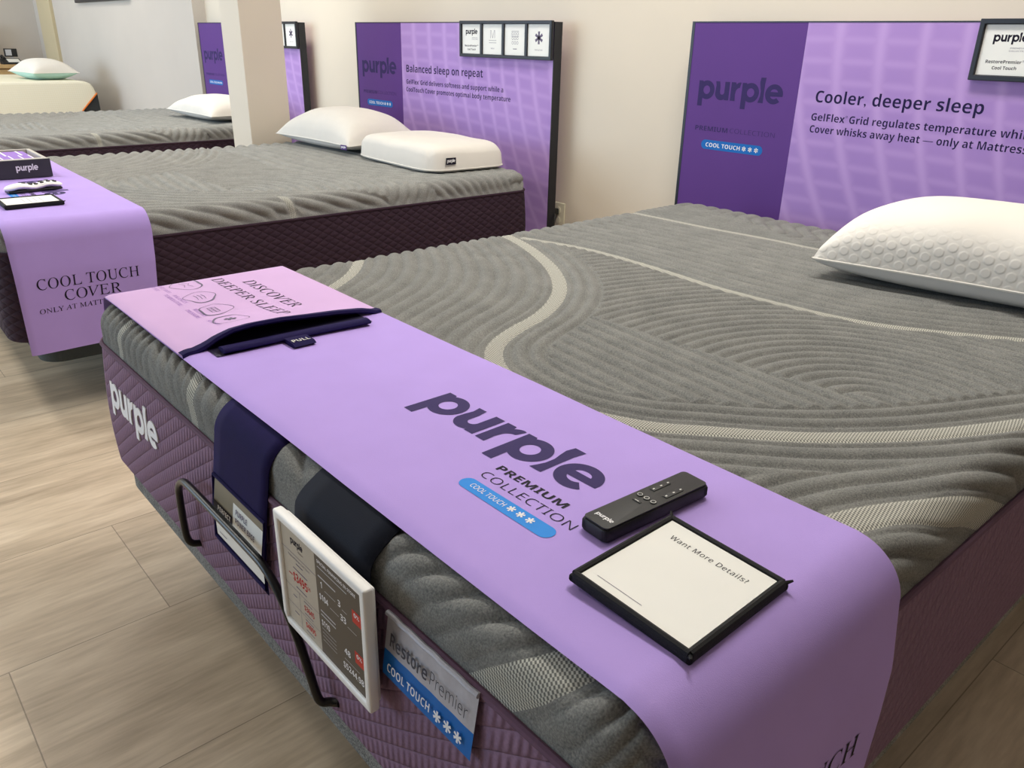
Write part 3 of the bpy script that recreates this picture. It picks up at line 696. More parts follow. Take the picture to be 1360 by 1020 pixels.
    fit(mb, 'PULL', 0.200, 0.234, -0.536, 0.012, 'mark', lambda x, y: (-y, x, 0.0168), 0.02)
    o = mb.build('pull_tab', t_); o['label'] = 'small navy pull tab with white lettering'
    return t_
runner((0, 0, ZT), 0, 'long lavender runner across the foot of the nearest mattress, pink flap at one end', -0.045, True, -0.20, 'lavender bed runners')
runner((B2X, B2Y, ZT), B2R, 'lavender runner with serif lettering hanging over the side of the two-pillow bed', 0.0, False, -0.20, 'lavender bed runners', -0.112)

# ================================================================== HEADBOARDS
HBX, HBW, HBT, HBB, HY, HTH = -0.199, 1.655, ZT + 0.598, 0.16, 2.219, 0.046
def headboard(dx, label, head, lines, group):
    t = thing('headboard', label, 'headboard', (dx + HBX, HY, 0), 0, group)
    sp = 0.467
    mb = MB(); e = 0.012
    # printed fabric panel: deep purple field, lilac gel-grid field, lettering
    mb.box((e, 0.0, HBB), (sp, HTH, HBT - 0.004), 'hb_purple'); mb.box((sp, 0.0, HBB), (HBW - 0.004, HTH, HBT - 0.004), 'gridprint')
    fn = lambda x, z: (x, -0.0003, z + ZT); f2 = lambda x, z: (x, -0.0005, z + ZT)
    logo(mb, 0.059, 0.410, 0.337, 0.0605, 'ink', fn)
    fit(mb, 'PREMIUM', 0.061, 0.206, 0.2235, 0.0165, 'ink', fn, 0.03); fit(mb, 'COLLECTION', 0.216, 0.402, 0.2245, 0.0165, 'ink', fn, -0.015)
    pill(mb, 0.096, 0.362, 0.158, 0.192, 'blue_deep', fn, 1)
    fit(mb, 'COOL TOUCH', 0.117, 0.268, 0.1675, 0.0145, 'white_ink', f2, 0.012)
    for k in range(3): flake(mb, 0.285 + 0.0255 * k, 0.175, 0.0085, 'white_ink', f2)
    fit(mb, head[0], *head[1:3], 0.352, 0.036, 'ink_navy', fn, 0.007)
    for (s, xa, xb, z, pre) in lines:
        if pre:                                            # xb is where the words up to pre end
            wa = np.ptp(text2d(bold(s), -0.007)[0][:, 0]); wp = np.ptp(text2d(bold(pre), -0.007)[0][:, 0]); xb = xa + (xb - xa) * wa / wp
        fit(mb, s, xa, xb, z, 0.0225, 'ink_navy', fn, 0.007)
    rx = lines[0][2] if lines[0][0] == 'GelFlex' else None
    if rx: stroke(mb, arc(rx + 0.0055, lines[0][3] + 0.0195, 0.0028, 0.0028, 0, 340, 12), 0.001, 'ink_navy', fn, True)
    mb.build('printed_panel', t, smooth=False)
    mb = MB()
    mb.box((0, -0.001, HBB), (e, HTH, HBT), 'black_frame'); mb.box((HBW - 0.004, -0.0005, HBB), (HBW, HTH, HBT), 'black_frame'); mb.box((e, -0.001, HBT - 0.004), (HBW - 0.004, HTH, HBT), 'black_frame')
    mb.build('edge_frame', t, smooth=False)
    for lx in (0.14, HBW - 0.22):
        lb = MB(); lb.box((lx, 0.012, 0), (lx + 0.08, 0.040, HBB), 'black_frame', 0.003); lb.build('leg', t, smooth=False)
    return t
LG = 'purple printed headboards'
headboard(0, 'purple printed headboard behind the nearest bed, heading Cooler, deeper sleep', ('Cooler, deeper sleep', 0.534, 1.060),
          [('GelFlex', 0.530, 0.648, 0.2945, None), ('Grid regulates temperature while the CoolTouch', 0.664, 1.184, 0.2945, 'Grid regulates temperature whil'), ('Cover whisks away heat \u2014 only at Mattress Firm', 0.531, 1.184, 0.2560, 'Cover whisks away heat \u2014 only at Mattres')], LG)
headboard(B2X, 'purple printed headboard with heading Balanced sleep on repeat', ('Balanced sleep on repeat', 0.509, 1.164),
          [('GelFlex', 0.506, 0.622, 0.2925, None), ('Grid delivers softness and support while a', 0.638, 1.318, 0.2925, None), ('CoolTouch Cover promotes optimal body temperature', 0.504, 1.371, 0.2535, None)], LG)
headboard(B3X, 'purple printed headboard partly hidden behind the square column', ('Balanced sleep on repeat', 0.509, 1.164),
          [('GelFlex', 0.506, 0.622, 0.2925, None), ('Grid delivers softness and support while a', 0.638, 1.318, 0.2925, None), ('CoolTouch Cover promotes optimal body temperature', 0.504, 1.371, 0.2535, None)], LG)

def card_frame(dx, label, group):
    """black frame with four white cards, clipped to the headboard's top corner"""
    x0, x1, z0, z1 = 1.003, HBW - 0.002, ZT + 0.443, ZT + 0.603
    t = thing('sign_holder', label, 'sign frame', (dx + HBX, HY - 0.0022, 0), 0, group)
    mb = MB(); d0, d1 = -0.017, 0.0; bw = 0.014
    ring_frame(mb, x0, x1, z0, z1, bw, d0, d1, 'black_frame', 0.002)
    cw = (x1 - x0 - bw) / 4
    for k in range(1, 4): xx = x0 + k * cw; mb.box((xx, d0 + 0.001, z0 + bw), (xx + bw, -0.006, z1 - bw), 'black_frame')
    mb.box((x0 + bw, -0.006, z0 + bw), (x1 - bw, -0.001, z1 - bw), 'black_frame')
    mb.build('frame', t, smooth=False)
    for k in range(4):
        mb = MB(); a, b_ = x0 + k * cw + bw + 0.001, x0 + (k + 1) * cw - 0.001; y = -0.0085; w = b_ - a
        mb.box((a, y, z0 + bw + 0.001), (b_, y + 0.002, z1 - bw - 0.001), 'paper')
        fn = lambda x, z: (x, y - 0.0002, z); mx = (a + b_) / 2; mz = (z0 + z1) / 2
        if k == 0:
            logo(mb, mx - w * 0.31, mx + w * 0.31, mz + 0.022, 0.017, 'ink_black', fn)
            fit(mb, 'PREMIUM', mx + 0.004, mx + w * 0.31, mz + 0.0035, 0.0038, 'ink_gray', fn); fit(mb, 'COLLECTION', mx + 0.002, mx + w * 0.33, mz - 0.0035, 0.0038, 'ink_gray', fn)
            fit(mb, 'RestorePremier\u2122', mx - w * 0.36, mx + w * 0.36, mz - 0.034, 0.0085, 'ink_black', fn, 0.02); fit(mb, 'Cool Touch', mx - w * 0.22, mx + w * 0.22, mz - 0.050, 0.0085, 'ink_black', fn, 0.02)
        elif k == 1:
            fit(mb, 'M', mx - 0.016, mx + 0.016, mz + 0.004, 0.036, 'ink_gray', fn, -0.02)
            for q in (0.004, 0.014): rect(mb, mx - 0.027, mx + 0.027, mz - q - 0.0016, mz - q, 'ink_gray', fn)
            fit(mb, 'Medium', mx - 0.013, mx + 0.013, mz - 0.042, 0.006, 'ink_gray', fn)
        elif k == 2:
            stroke(mb, [(mx - 0.024, mz + 0.014), (mx + 0.024, mz + 0.014), (mx + 0.024, mz + 0.036), (mx - 0.024, mz + 0.036)], 0.0016, 'ink_gray', fn, True)
            for r_ in range(3):
                for c_ in range(3): stroke(mb, arc(mx - 0.016 + 0.016 * c_, mz + 0.025 - 0.019 * r_, 0.006, 0.006, 0, 330, 10), 0.0015, 'ink_gray', fn, True)
            rect(mb, mx - 0.013, mx + 0.013, mz - 0.040, mz - 0.037, 'ink_gray', fn)
        else:
            flake(mb, mx, mz + 0.010, 0.026, 'ink_gray', fn); stroke(mb, arc(mx, mz + 0.010, 0.010, 0.010, 0, 345, 16), 0.0016, 'ink_gray', fn, True)
            fit(mb, 'Cooling Cover', mx - 0.026, mx + 0.026, mz - 0.042, 0.006, 'ink_gray', fn)
        mb.build('card', t, smooth=False)
    return t
FG = 'black card frames on the headboards'
card_frame(0, 'black frame with white cards at the top of the headboard that reads Cooler, deeper sleep', FG)
card_frame(B2X, 'black frame with four white cards on the Balanced sleep on repeat headboard in full view', FG)
card_frame(B3X, 'black frame with white cards half hidden behind the square column', FG)

# ================================================================== PILLOWS
def pillow(name, label, loc, rz, sx, sy, hh, mat_t, mat_b, lift=0.0, pinch=0.10, power=0.5, n=60, hexa=False, group='pillows on the beds', tilt=(0, 0), block=False, seamz=0.28):
    t = thing(name, label, 'pillow', loc, rz, group); t.rotation_euler = (tilt[0], tilt[1], rz)
    A, B_ = np.meshgrid(np.linspace(-1, 1, n), np.linspace(-1, 1, n), indexing='ij')
    if block: A = np.sign(A) * np.abs(A) ** 0.75; B_ = np.sign(B_) * np.abs(B_) ** 0.75
    X = A * sx / 2 * (1 - pinch * (1 - np.abs(A) ** 0) - pinch * (1 - B_ ** 2) * np.abs(A) ** 3)
    Y = B_ * sy / 2 * (1 - pinch * (1 - A ** 2) * np.abs(B_) ** 3)
    if block:
        q = np.maximum(np.abs(A), np.abs(B_)); 
        X = A * sx / 2; Y = B_ * sy / 2
        rr = np.clip((np.abs(A) ** 6 + np.abs(B_) ** 6), 1e-9, None) ** (1 / 6); k = np.where(q > 0, q / rr, 1); X, Y = X * (1 - (1 - k) * q ** 3), Y * (1 - (1 - k) * q ** 3)
    prof = (np.clip(1 - np.abs(A) ** (8 if block else 2.6), 0, 1) * np.clip(1 - np.abs(B_) ** (8 if block else 2.6), 0, 1)) ** (0.28 if block else power)
    wr = 0.004 * np.sin(X * 31 + Y * 11) * (1 - prof) * prof * 3 + 0.0016 * np.sin(X * 17 - Y * 23) * prof
    zc = hh * seamz
    Zt = zc + (hh - zc) * prof + wr; Zb = zc * (1 - np.clip(prof * 1.15, 0, 1)) + lift
    P = np.stack([X, Y, Zt], -1)
    seg = np.hypot(np.diff(Y, axis=1), np.diff(Zt, axis=1)); arcv = np.concatenate([np.zeros((n, 1)), np.cumsum(seg, 1)], 1)
    uvw = np.stack([X, arcv, np.clip((0.80 - prof) / 0.35, 0.0, 1)], -1)
    mb = MB(); mb.grid(P, mat_t); mb.build('pillow_top', t, attrs={'uvc': ('FLOAT_VECTOR', uvw)})
    mb = MB(); mb.grid(np.stack([X, Y, Zb], -1)[::-1], mat_b); o = mb.build('pillow_underside', t, attrs={'uvc': ('FLOAT_VECTOR', uvw[::-1])})
    ed = [P[i, 0] for i in range(n)] + [P[-1, j] for j in range(1, n)] + [P[i, -1] for i in range(n - 2, -1, -1)] + [P[0, j] for j in range(n - 2, 0, -1)]
    mb = MB(); mb.tube(ed + [ed[0]], 0.0028, mat_t, 6, False); mb.build('seam_piping', t)
    return t
ZB = ZT + 0.001
pillow('pillow', 'large white honeycomb-knit pillow on the nearest mattress', (1.165, 1.705, ZB), 0.17, 0.74, 0.45, 0.192, 'hex_white', 'white_under', 0, 0.06, 0.36, 90, True, seamz=0.24)
p = pillow('pillow', 'plump white pillow lying behind the block-shaped one, beside the column', (-2.01, 1.80, ZB), 0.04, 0.70, 0.44, 0.19, 'white_fabric', 'white_under', 0, 0.09, 0.5, seamz=0.22)
def side_tag(p, pts, text_m, back, name='label_tag'):
    mb = MB(); a, b_, h = pts; a = Vector(a); b_ = Vector(b_); u = (b_ - a); w = u.length; u.normalize(); nrm = u.cross(Vector((0, 0, 1))).normalized()
    fnn = lambda off: (lambda x, z: tuple(a + u * x + Vector((0, 0, z)) + nrm * off))
    mb.add([fnn(0.001)(0, 0), fnn(0.001)(w, 0), fnn(0.001)(w, h), fnn(0.001)(0, h)], [(0, 1, 2, 3)], back)
    logo(mb, w * 0.12, w * 0.88, h * 0.36, h * 0.34, text_m, fnn(0.002)); o = mb.build(name, p, smooth=False); o['label'] = 'small sewn name label'
    sm = o.modifiers.new('solid', 'SOLIDIFY'); sm.thickness = 0.001; sm.offset = -1
side_tag(p, ((0.30, -0.232, 0.026), (0.345, -0.228, 0.026), 0.022), 'white_ink', 'tag_purple')
p = pillow('pillow', 'flat block-shaped white pillow with square sides on the two-pillow bed', (-1.30, 1.81, ZB), -0.05, 0.67, 0.43, 0.112, 'white_fabric', 'white_under', 0, 0.0, 0.5, 64, block=True, seamz=0.10)
side_tag(p, ((0.3375, -0.135, 0.034), (0.3375, -0.085, 0.034), 0.028), 'white_ink', 'ink_black')
pillow('pillow', 'white pillow on the bed behind the column', (-3.74, 1.83, ZB), 0.03, 0.72, 0.42, 0.15, 'white_fabric', 'white_under', 0, 0.08, 0.5, 48)

# ================================================================== ON THE NEAREST BED
def rbox(mb, sx, sy, z0, z1, r, m, bev=0.002):
    pts = arc(sx / 2 - r, sy / 2 - r, r, r, 0, 90, 6) + arc(-sx / 2 + r, sy / 2 - r, r, r, 90, 180, 6) + arc(-sx / 2 + r, -sy / 2 + r, r, r, 180, 270, 6) + arc(sx / 2 - r, -sy / 2 + r, r, r, 270, 360, 6)
    mb.prism(pts, z0, z1, m, 2, bev)
t = thing('remote_control', 'slim black remote control lying on the lavender runner by the framed card', 'remote control', (1.292, 0.270, ZT + RZ + 0.0015), -0.055)
mb = MB(); rbox(mb, 0.042, 0.176, 0.0, 0.017, 0.007, 'black_plastic', 0.004); mb.build('body', t)
mb = MB(); rbox(mb, 0.0385, 0.1725, 0.0172, 0.0190, 0.006, 'black_plastic', 0.0006)
logo(mb, -0.0125, 0.0135, -0.0730, 0.0048, 'white_ink', lambda x, y: (x, y, 0.0194)); o = mb.build('face_plate', t)
zf = 0.0190
for k, (bx, by) in enumerate([(-0.0105, -0.002), (0.0, -0.002), (0.0105, -0.002)]):
    mb = MB(); mb.prism(arc(bx, by, 0.0042, 0.0042, 0, 360, 20)[:-1], zf, zf + 0.001, 'black_plastic', 2, 0.0003)
    stroke(mb, arc(bx, by, 0.0030, 0.0030, 0, 345, 18), 0.0008, 'mark', lambda x, y: (x, y, zf + 0.0014), True); mb.build('button', t)
for bx in (-0.0095, 0.0105):
    mb = MB(); mb.prism([(bx - 0.0035, 0.017), (bx + 0.0035, 0.017), (bx + 0.0035, 0.047), (bx - 0.0035, 0.047)], zf, zf + 0.001, 'black_plastic', 2, 0.0004)
    for yy in (0.019, 0.032, 0.044): put(mb, [(bx - 0.001, yy), (bx + 0.0012, yy - 0.001), (bx + 0.0014, yy + 0.0022), (bx - 0.0008, yy + 0.003)], [(0, 1, 2, 3)], 'mark', lambda x, y: (x, y, zf + 0.0014))
    mb.build('rocker_button', t)
mb = MB(); mb.prism([(-0.009, -0.017), (0.003, -0.017), (0.003, -0.0135), (-0.009, -0.0135)], zf, zf + 0.001, 'black_plastic', 2, 0.0004)
put(mb, [(-0.006, -0.016), (0.0, -0.016), (0.0, -0.0148), (-0.006, -0.0148)], [(0, 1, 2, 3)], 'mark', lambda x, y: (x, y, zf + 0.0014)); mb.build('button', t)

def info_card(loc, rz, tilt, label, sx, sy, blank, group):
    t = thing('info_card', label, 'sign card', loc, rz, group); t.rotation_euler = (tilt[0], tilt[1], rz)
    mb = MB(); rbox(mb, sx, sy, 0.0, 0.009, 0.003, 'black', 0.0025)
    e = 0.0045
    for pts in (((-sx / 2 + e, -sy / 2 + e), (sx / 2 - e, -sy / 2 + e)), ((sx / 2 - e, -sy / 2 + e), (sx / 2 - e, sy / 2 - e)), ((sx / 2 - e, sy / 2 - e), (-sx / 2 + e, sy / 2 - e)), ((-sx / 2 + e, sy / 2 - e), (-sx / 2 + e, -sy / 2 + e))):
        mb.tube([(pts[0][0], pts[0][1], 0.009), (pts[1][0], pts[1][1], 0.009)], 0.0042, 'black', 8)
    for cx, cy in ((-1, 1), (1, 1), (1, -1)):
        mb.tube([(cx * (sx / 2 - 0.003), cy * (sy / 2 - 0.003), 0.009), (cx * (sx / 2 + 0.002), cy * (sy / 2 + 0.003), 0.012)], [0.0025, 0.0012], 'black', 6)
    mb.build('fabric_binding', t)
    mb = MB(); mb.box((-sx / 2 + 0.009, -sy / 2 + 0.009, 0.0088), (sx / 2 - 0.009, sy / 2 - 0.009, 0.0104), 'paper')
    fn = lambda x, y: (x, y, 0.0106)
    if not blank:
        fit(mb, 'Want More Details?', -sx * 0.32, sx * 0.32, sy * 0.27, 0.0078, 'ink_black', fn, 0.0, 1.1)
        rect(mb, -sx * 0.36, sx * 0.02, -sy * 0.385, -sy * 0.381, 'ink_gray', fn)
    else:
        for q in range(4): rect(mb, -sx * 0.3, sx * (0.3 - 0.08 * (q % 2)), sy * (0.18 - 0.1 * q), sy * (0.18 - 0.1 * q) + 0.003, 'paper_silver', fn)
    mb.build('card', t, smooth=False)
    return t
info_card((1.405, 0.186, ZT + 0.0090), 0.02, (0.0, 0.05), 'black-bound white card asking Want More Details, beside the slim black remote', 0.152, 0.168, False, 'black-bound cards on the runners')

# navy hanger with a card pocket over the foot end
t = thing('card_hanger', 'deep navy fabric hanger with a clear card pocket on the foot of the nearest bed', 'sign holder', (0, 0, ZT))
x0, x1 = 0.662, 0.850
def han(x, q, off=0.0):
    # q runs down the front; the head tucks under the runner
    r = 0.05
    if q < 0.05: return (x, 0.12 - q * 1.4, 0.0014 + off)
    if q < 0.05 + r * PI / 2:
        th = (q - 0.05) / r; return (x, 0.05 - (r + 0.003 * th / 1.57 + off) * math.sin(th), -r + (r + 0.0014 + off) * math.cos(th))
    zq = -r - (q - 0.05 - r * PI / 2); out = 0.003 + 0.019 * min(1, (-zq - r) / 0.12)
    return (x, -out - off, zq)
qz = lambda z: 0.05 + 0.05 * PI / 2 + (-0.05 - z)
mb = MB(); mb.grid(np.array([[han(x + 0.0, q) for x in np.linspace(x0, x1, 8)] for q in np.linspace(0, qz(-0.236), 50)])[:, ::-1], 'navy')
o = mb.build('backing', t); sm = o.modifiers.new('solid', 'SOLIDIFY'); sm.thickness = 0.0012; sm.offset = -1
pf = lambda off: (lambda x, z: han(x, qz(z), off))
pz0, pz1 = -0.226, -0.116
mb = MB()
rect(mb, x0 + 0.008, x0 + 0.079, pz0 + 0.030, pz1 - 0.004, 'paper_olive', pf(0.0016)); rect(mb, x0 + 0.008, x0 + 0.079, pz0 + 0.005, pz0 + 0.030, 'paper', pf(0.0016))
rect(mb, x0 + 0.079, x1 - 0.008, pz0 + 0.005, pz1 - 0.016, 'paper', pf(0.0016)); rect(mb, x0 + 0.079, x1 - 0.008, pz1 - 0.016, pz1 - 0.004, 'paper_olive', pf(0.0016))
rect(mb, x0 + 0.081, x1 - 0.009, pz0 + 0.036, pz0 + 0.052, 'paper_silver', pf(0.0022))
rect(mb, x0 + 0.008, x0 + 0.079, pz0 + 0.046, pz0 + 0.070, 'ink_black', pf(0.0022))
fit(mb, 'PERFECT', x0 + 0.026, x0 + 0.074, pz0 + 0.059, 0.0078, 'white_ink', pf(0.0028), 0.04); fit(mb, 'PAIR', x0 + 0.026, x0 + 0.052, pz0 + 0.049, 0.0072, 'white_ink', pf(0.0028), 0.03)
fit(mb, 'PURPLE', x0 + 0.090, x0 + 0.129, pz0 + 0.079, 0.0088, 'ink_gray', pf(0.0024), 0.015); fit(mb, 'POWER BASE', x0 + 0.090, x0 + 0.156, pz0 + 0.065, 0.0088, 'ink_gray', pf(0.0024), 0.015)
for q in range(3): rect(mb, x0 + 0.092, x0 + 0.135 + 0.004 * q, pz0 + 0.046 - 0.004 * q, pz0 + 0.0472 - 0.004 * q, 'ink_gray', pf(0.0028))
for q in range(2): rect(mb, x0 + 0.146, x0 + 0.164, pz0 + 0.043 - 0.004 * q, pz0 + 0.0445 - 0.004 * q, 'ink_gray', pf(0.0028))
rect(mb, x0 + 0.020, x0 + 0.048, pz0 + 0.014, pz0 + 0.0152, 'ink_gray', pf(0.0022))
o = mb.build('pocket_card', t, smooth=False); o['label'] = 'printed card inside the clear pocket'
mb = MB(); mb.tube([pf(0.002)(*q) for q in ((x0 + 0.003, pz1), (x1 - 0.003, pz1), (x1 - 0.003, pz0), (x0 + 0.003, pz0), (x0 + 0.003, pz1))], 0.003, 'navy', 8); mb.build('pocket_edging', t)

# price sign hanging from a black strap
t = thing('price_sign', 'white-framed price sign on a blue-black strap at the foot of the nearest bed', 'price sign', (0, 0, ZT))
sx0, sx1 = 0.945, 1.128
mb = MB()
def st(x, q):
    p = han(x, q); k = min(1, max(0, (q - 0.085) / 0.03)); return (x, p[1] - 0.008 * k, p[2] + 0.003 * k * (1 if q < 0.13 else 0))
mb.grid(np.array([[st(x, q) for x in np.linspace(sx0, sx1, 6)] for q in np.linspace(0, qz(-0.20), 44)])[:, ::-1], 'strap')
o = mb.build('strap', t); sm = o.modifiers.new('solid', 'SOLIDIFY'); sm.thickness = 0.0015; sm.offset = -1
SW, SH = 0.220, 0.176; Ms = Matrix.Translation((1.052, -0.0345, -0.122)) @ Matrix.Rotation(0.0, 4, 'X') @ Matrix.Rotation(0.0, 4, 'Z')
mb = MB(); fr = 0.011
ring_frame(mb, -SW / 2, SW / 2, -SH / 2, SH / 2, fr, -0.007, 0.007, 'white_plastic', 0.003, Ms)
mb.box((-SW / 2 + 0.006, 0.0075, -SH / 2 + 0.006), (SW / 2 - 0.006, 0.0125, SH / 2 - 0.006), 'white_plastic', 0.003, 3, Ms)
mb.build('frame', t)
mb = MB(); ix0, ix1, iz0, iz1 = -SW / 2 + fr, SW / 2 - fr, -SH / 2 + fr, SH / 2 - fr; xm = ix0 + (ix1 - ix0) * 0.45
pm = lambda off: (lambda x, z: tuple(Ms @ Vector((x, -0.003 - off, z))))
mb.box((ix0, -0.003, iz0), (xm, -0.001, iz1), 'paper_gray', mat=Ms); mb.box((xm, -0.003, iz0), (ix1, -0.001, iz1), 'paper_brown', mat=Ms)
f1 = pm(0.0002); cxl = (ix0 + xm) / 2; wl = xm - ix0
logo(mb, cxl - 0.018, cxl + 0.014, iz1 - 0.022, 0.0075, 'ink_black', f1)
fit(mb, 'PREMIUM', cxl + 0.0, cxl + 0.014, iz1 - 0.029, 0.0026, 'ink_black', f1)
rect(mb, ix0, xm, iz1 - 0.0382, iz1 - 0.0375, 'ink_gray', f1)
fit(mb, 'RestorePremier Cool Touch', cxl - 0.028, cxl + 0.028, iz1 - 0.045, 0.0032, 'ink_gray', f1); rect(mb, cxl - 0.009, cxl + 0.009, iz1 - 0.051, iz1 - 0.0496, 'ink_gray', f1)
rect(mb, cxl - 0.018, cxl + 0.020, iz1 - 0.0605, iz1 - 0.059, 'ink_gray', f1)
fit(mb, '$3495', cxl - 0.020, cxl + 0.018, iz1 - 0.080, 0.0135, 'red_ink', f1, 0.02); fit(mb, '00', cxl + 0.019, cxl + 0.026, iz1 - 0.074, 0.005, 'red_ink', f1); rect(mb, cxl - 0.032, cxl - 0.022, iz1 - 0.075, iz1 - 0.0735, 'red_ink', f1)
rect(mb, cxl - 0.014, cxl + 0.014, iz1 - 0.089, iz1 - 0.0876, 'ink_gray', f1)
rect(mb, ix0, xm, iz1 - 0.0955, iz1 - 0.095, 'ink_gray', f1); rect(mb, ix0, xm, iz1 - 0.1245, iz1 - 0.124, 'ink_gray', f1); rect(mb, cxl - 0.008, cxl - 0.0075, iz0, iz1 - 0.0955, 'ink_gray', f1)
fit(mb, '$3645', cxl + 0.004, cxl + 0.030, iz1 - 0.114, 0.0085, 'red_ink', f1, 0.01); fit(mb, '$4095', cxl + 0.004, cxl + 0.030, iz1 - 0.141, 0.0085, 'red_ink', f1, 0.01)
for zz in (0.101, 0.120, 0.130, 0.147): rect(mb, cxl + 0.004, cxl + 0.026, iz1 - zz, iz1 - zz + 0.0012, 'ink_gray', f1)
rect(mb, cxl - 0.026, cxl - 0.016, iz1 - 0.108, iz1 - 0.1065, 'ink_gray', f1); rect(mb, cxl - 0.026, cxl - 0.014, iz1 - 0.135, iz1 - 0.1335, 'ink_gray', f1)
d = xm + 0.006
fit(mb, 'SPECIAL FINANCING IN STORE', d, ix1 - 0.014, iz1 - 0.014, 0.0046, 'white_ink', f1, 0.02); rect(mb, d, ix1 - 0.034, iz1 - 0.0205, iz1 - 0.0192, 'paper_silver', f1)
rect(mb, d, d + 0.042, iz1 - 0.034, iz1 - 0.032, 'paper_silver', f1)
fit(mb, '1', d + 0.005, d + 0.0085, iz1 - 0.048, 0.0092, 'white_ink', f1, 0.04); fit(mb, '3', d + 0.046, d + 0.052, iz1 - 0.050, 0.0092, 'white_ink', f1, 0.04)
fit(mb, '$104', d, d + 0.021, iz1 - 0.067, 0.0088, 'white_ink', f1, 0.04); fit(mb, '33', d + 0.050, d + 0.063, iz1 - 0.068, 0.0092, 'white_ink', f1, 0.04)
for zz, xa, xb in ((0.049, 0.014, 0.040), (0.051, 0.055, 0.066), (0.067, 0.025, 0.046), (0.069, 0.066, 0.086)): rect(mb, d + xa, d + xb, iz1 - zz, iz1 - zz + 0.0008, 'paper_silver', f1)
rect(mb, ix1 - 0.024, ix1 - 0.004, iz1 - 0.052, iz1 - 0.034, 'red_box', f1); fit(mb, '0%', ix1 - 0.020, ix1 - 0.008, iz1 - 0.043, 0.006, 'white_ink', pm(0.0004), 0.03)
rect(mb, d, d + 0.036, iz1 - 0.086, iz1 - 0.084, 'paper_silver', f1); rect(mb, d, d + 0.036, iz1 - 0.092, iz1 - 0.090, 'paper_silver', f1)
fit(mb, '$110', d, d + 0.020, iz1 - 0.107, 0.0088, 'white_ink', f1, 0.04); fit(mb, '48', d + 0.054, d + 0.068, iz1 - 0.115, 0.0092, 'white_ink', f1, 0.04)
rect(mb, ix1 - 0.024, ix1 - 0.004, iz1 - 0.112, iz1 - 0.094, 'red_box', f1); fit(mb, '0%', ix1 - 0.020, ix1 - 0.008, iz1 - 0.103, 0.006, 'white_ink', pm(0.0004), 0.03)
for zz in (0.113, 0.119, 0.125, 0.131): rect(mb, d, d + 0.034, iz1 - zz, iz1 - zz + 0.0007, 'paper_silver', f1)
fit(mb, '$5244.98', ix1 - 0.054, ix1 - 0.007, iz1 - 0.139, 0.0095, 'white_ink', f1, 0.03)
rect(mb, ix1 - 0.050, ix1 - 0.016, iz1 - 0.124, iz1 - 0.1232, 'paper_silver', f1)
o = mb.build('printed_sheet', t, smooth=False)

# mattress retainer bar
pts = [(0.535, -0.010, -0.318), (0.532, -0.026, -0.312), (0.532, -0.033, -0.29), (0.541, -0.036, -0.215), (0.552, -0.037, -0.183), (0.578, -0.037, -0.163), (0.615, -0.037, -0.158), (0.72, -0.037, -0.158), (0.83, -0.037, -0.158), (0.885, -0.037, -0.162), (0.93, -0.037, -0.186), (0.968, -0.036, -0.232), (0.990, -0.034, -0.280), (1.002, -0.030, -0.316), (1.010, -0.018, -0.321), (1.02, -0.010, -0.320)]
mb = MB(); mb.tube(smooth_pts(pts, 6), 0.0062, 'black_metal', 14)
o = mb.build('retainer_bar'); o.location = (0, 0, ZT); tag(o, 'black bent metal retainer bar across the foot of the nearest bed', 'metal bar')

# ================================================================== ON THE TWO-PILLOW BED
def on2(x, y): c, s = math.cos(B2R), math.sin(B2R); return x, y
t = thing('display_tray', 'grey display tray with a dark front reading in white, on the lavender runner', 'display tray', (-1.69, 0.335, ZT + 0.0084), -0.02)
mb = MB(); mb.box((-0.012, -0.325, 0.0), (0.0, 0.0, 0.066), 'tray_black', 0.0015)
logo(mb, -0.118, -0.045, 0.028, 0.0165, 'white_ink', lambda x, z: (0.0008, x, z)); o = mb.build('front_panel', t, smooth=False); o['label'] = 'dark front panel with white lettering'
mb = MB(); mb.box((-0.36, -0.325, 0.0), (-0.013, -0.31, 0.064), 'tray_gray', 0.002); mb.box((-0.36, -0.014, 0.0), (-0.013, 0.0, 0.064), 'tray_gray', 0.002); mb.box((-0.36, -0.31, 0.0), (-0.345, -0.014, 0.064), 'tray_gray', 0.002); mb.box((-0.345, -0.31, 0.0), (-0.013, -0.014, 0.045), 'tray_gray'); mb.box((-0.060, -0.31, 0.044), (-0.013, -0.014, 0.064), 'tray_gray', 0.002)
mb.build('tray_body', t, smooth=False)
mb = MB(); mb.box((-0.335, -0.305, 0.045), (-0.062, -0.03, 0.058), 'violet', 0.002)
for q in range(4): mb.box((-0.335, -0.06 - 0.055 * q, 0.0578), (-0.20, -0.054 - 0.055 * q, 0.0592), 'white_ink')
mb.box((-0.20, -0.305, 0.0576), (-0.062, -0.235, 0.0592), 'pale_blue'); 
for q in range(6): mb.box((-0.20, -0.035 - 0.034 * q - 0.004, 0.0578), (-0.062, -0.035 - 0.034 * q, 0.0592), 'white_ink')
mb.box((-0.335, -0.305, 0.0576), (-0.205, -0.18, 0.0590), 'pale_blue')
o = mb.build('gel_sample', t, smooth=False); o['label'] = 'violet gel grid sample with a pale blue patch'
t = thing('remote_control', 'white and black wavy remote control on the runner with the display tray', 'remote control', (-1.394, 0.206, ZT + 0.0084), 0.13)
G = []
for y in np.linspace(-0.092, 0.092, 26):
    zb = 0.004 + 0.006 * math.sin((y + 0.09) / 0.18 * 2 * PI) ** 2; w = 0.024 * (1 - 0.75 * (abs(y) / 0.092) ** 14); hh_ = 0.010 * (1 - 0.7 * (abs(y) / 0.092) ** 14)
    G.append([(w * math.cos(a) * (1 if abs(math.cos(a)) < 0.8 else 1), y, zb + 0.010 + hh_ * math.sin(a)) for a in np.linspace(0, 2 * PI, 15)])
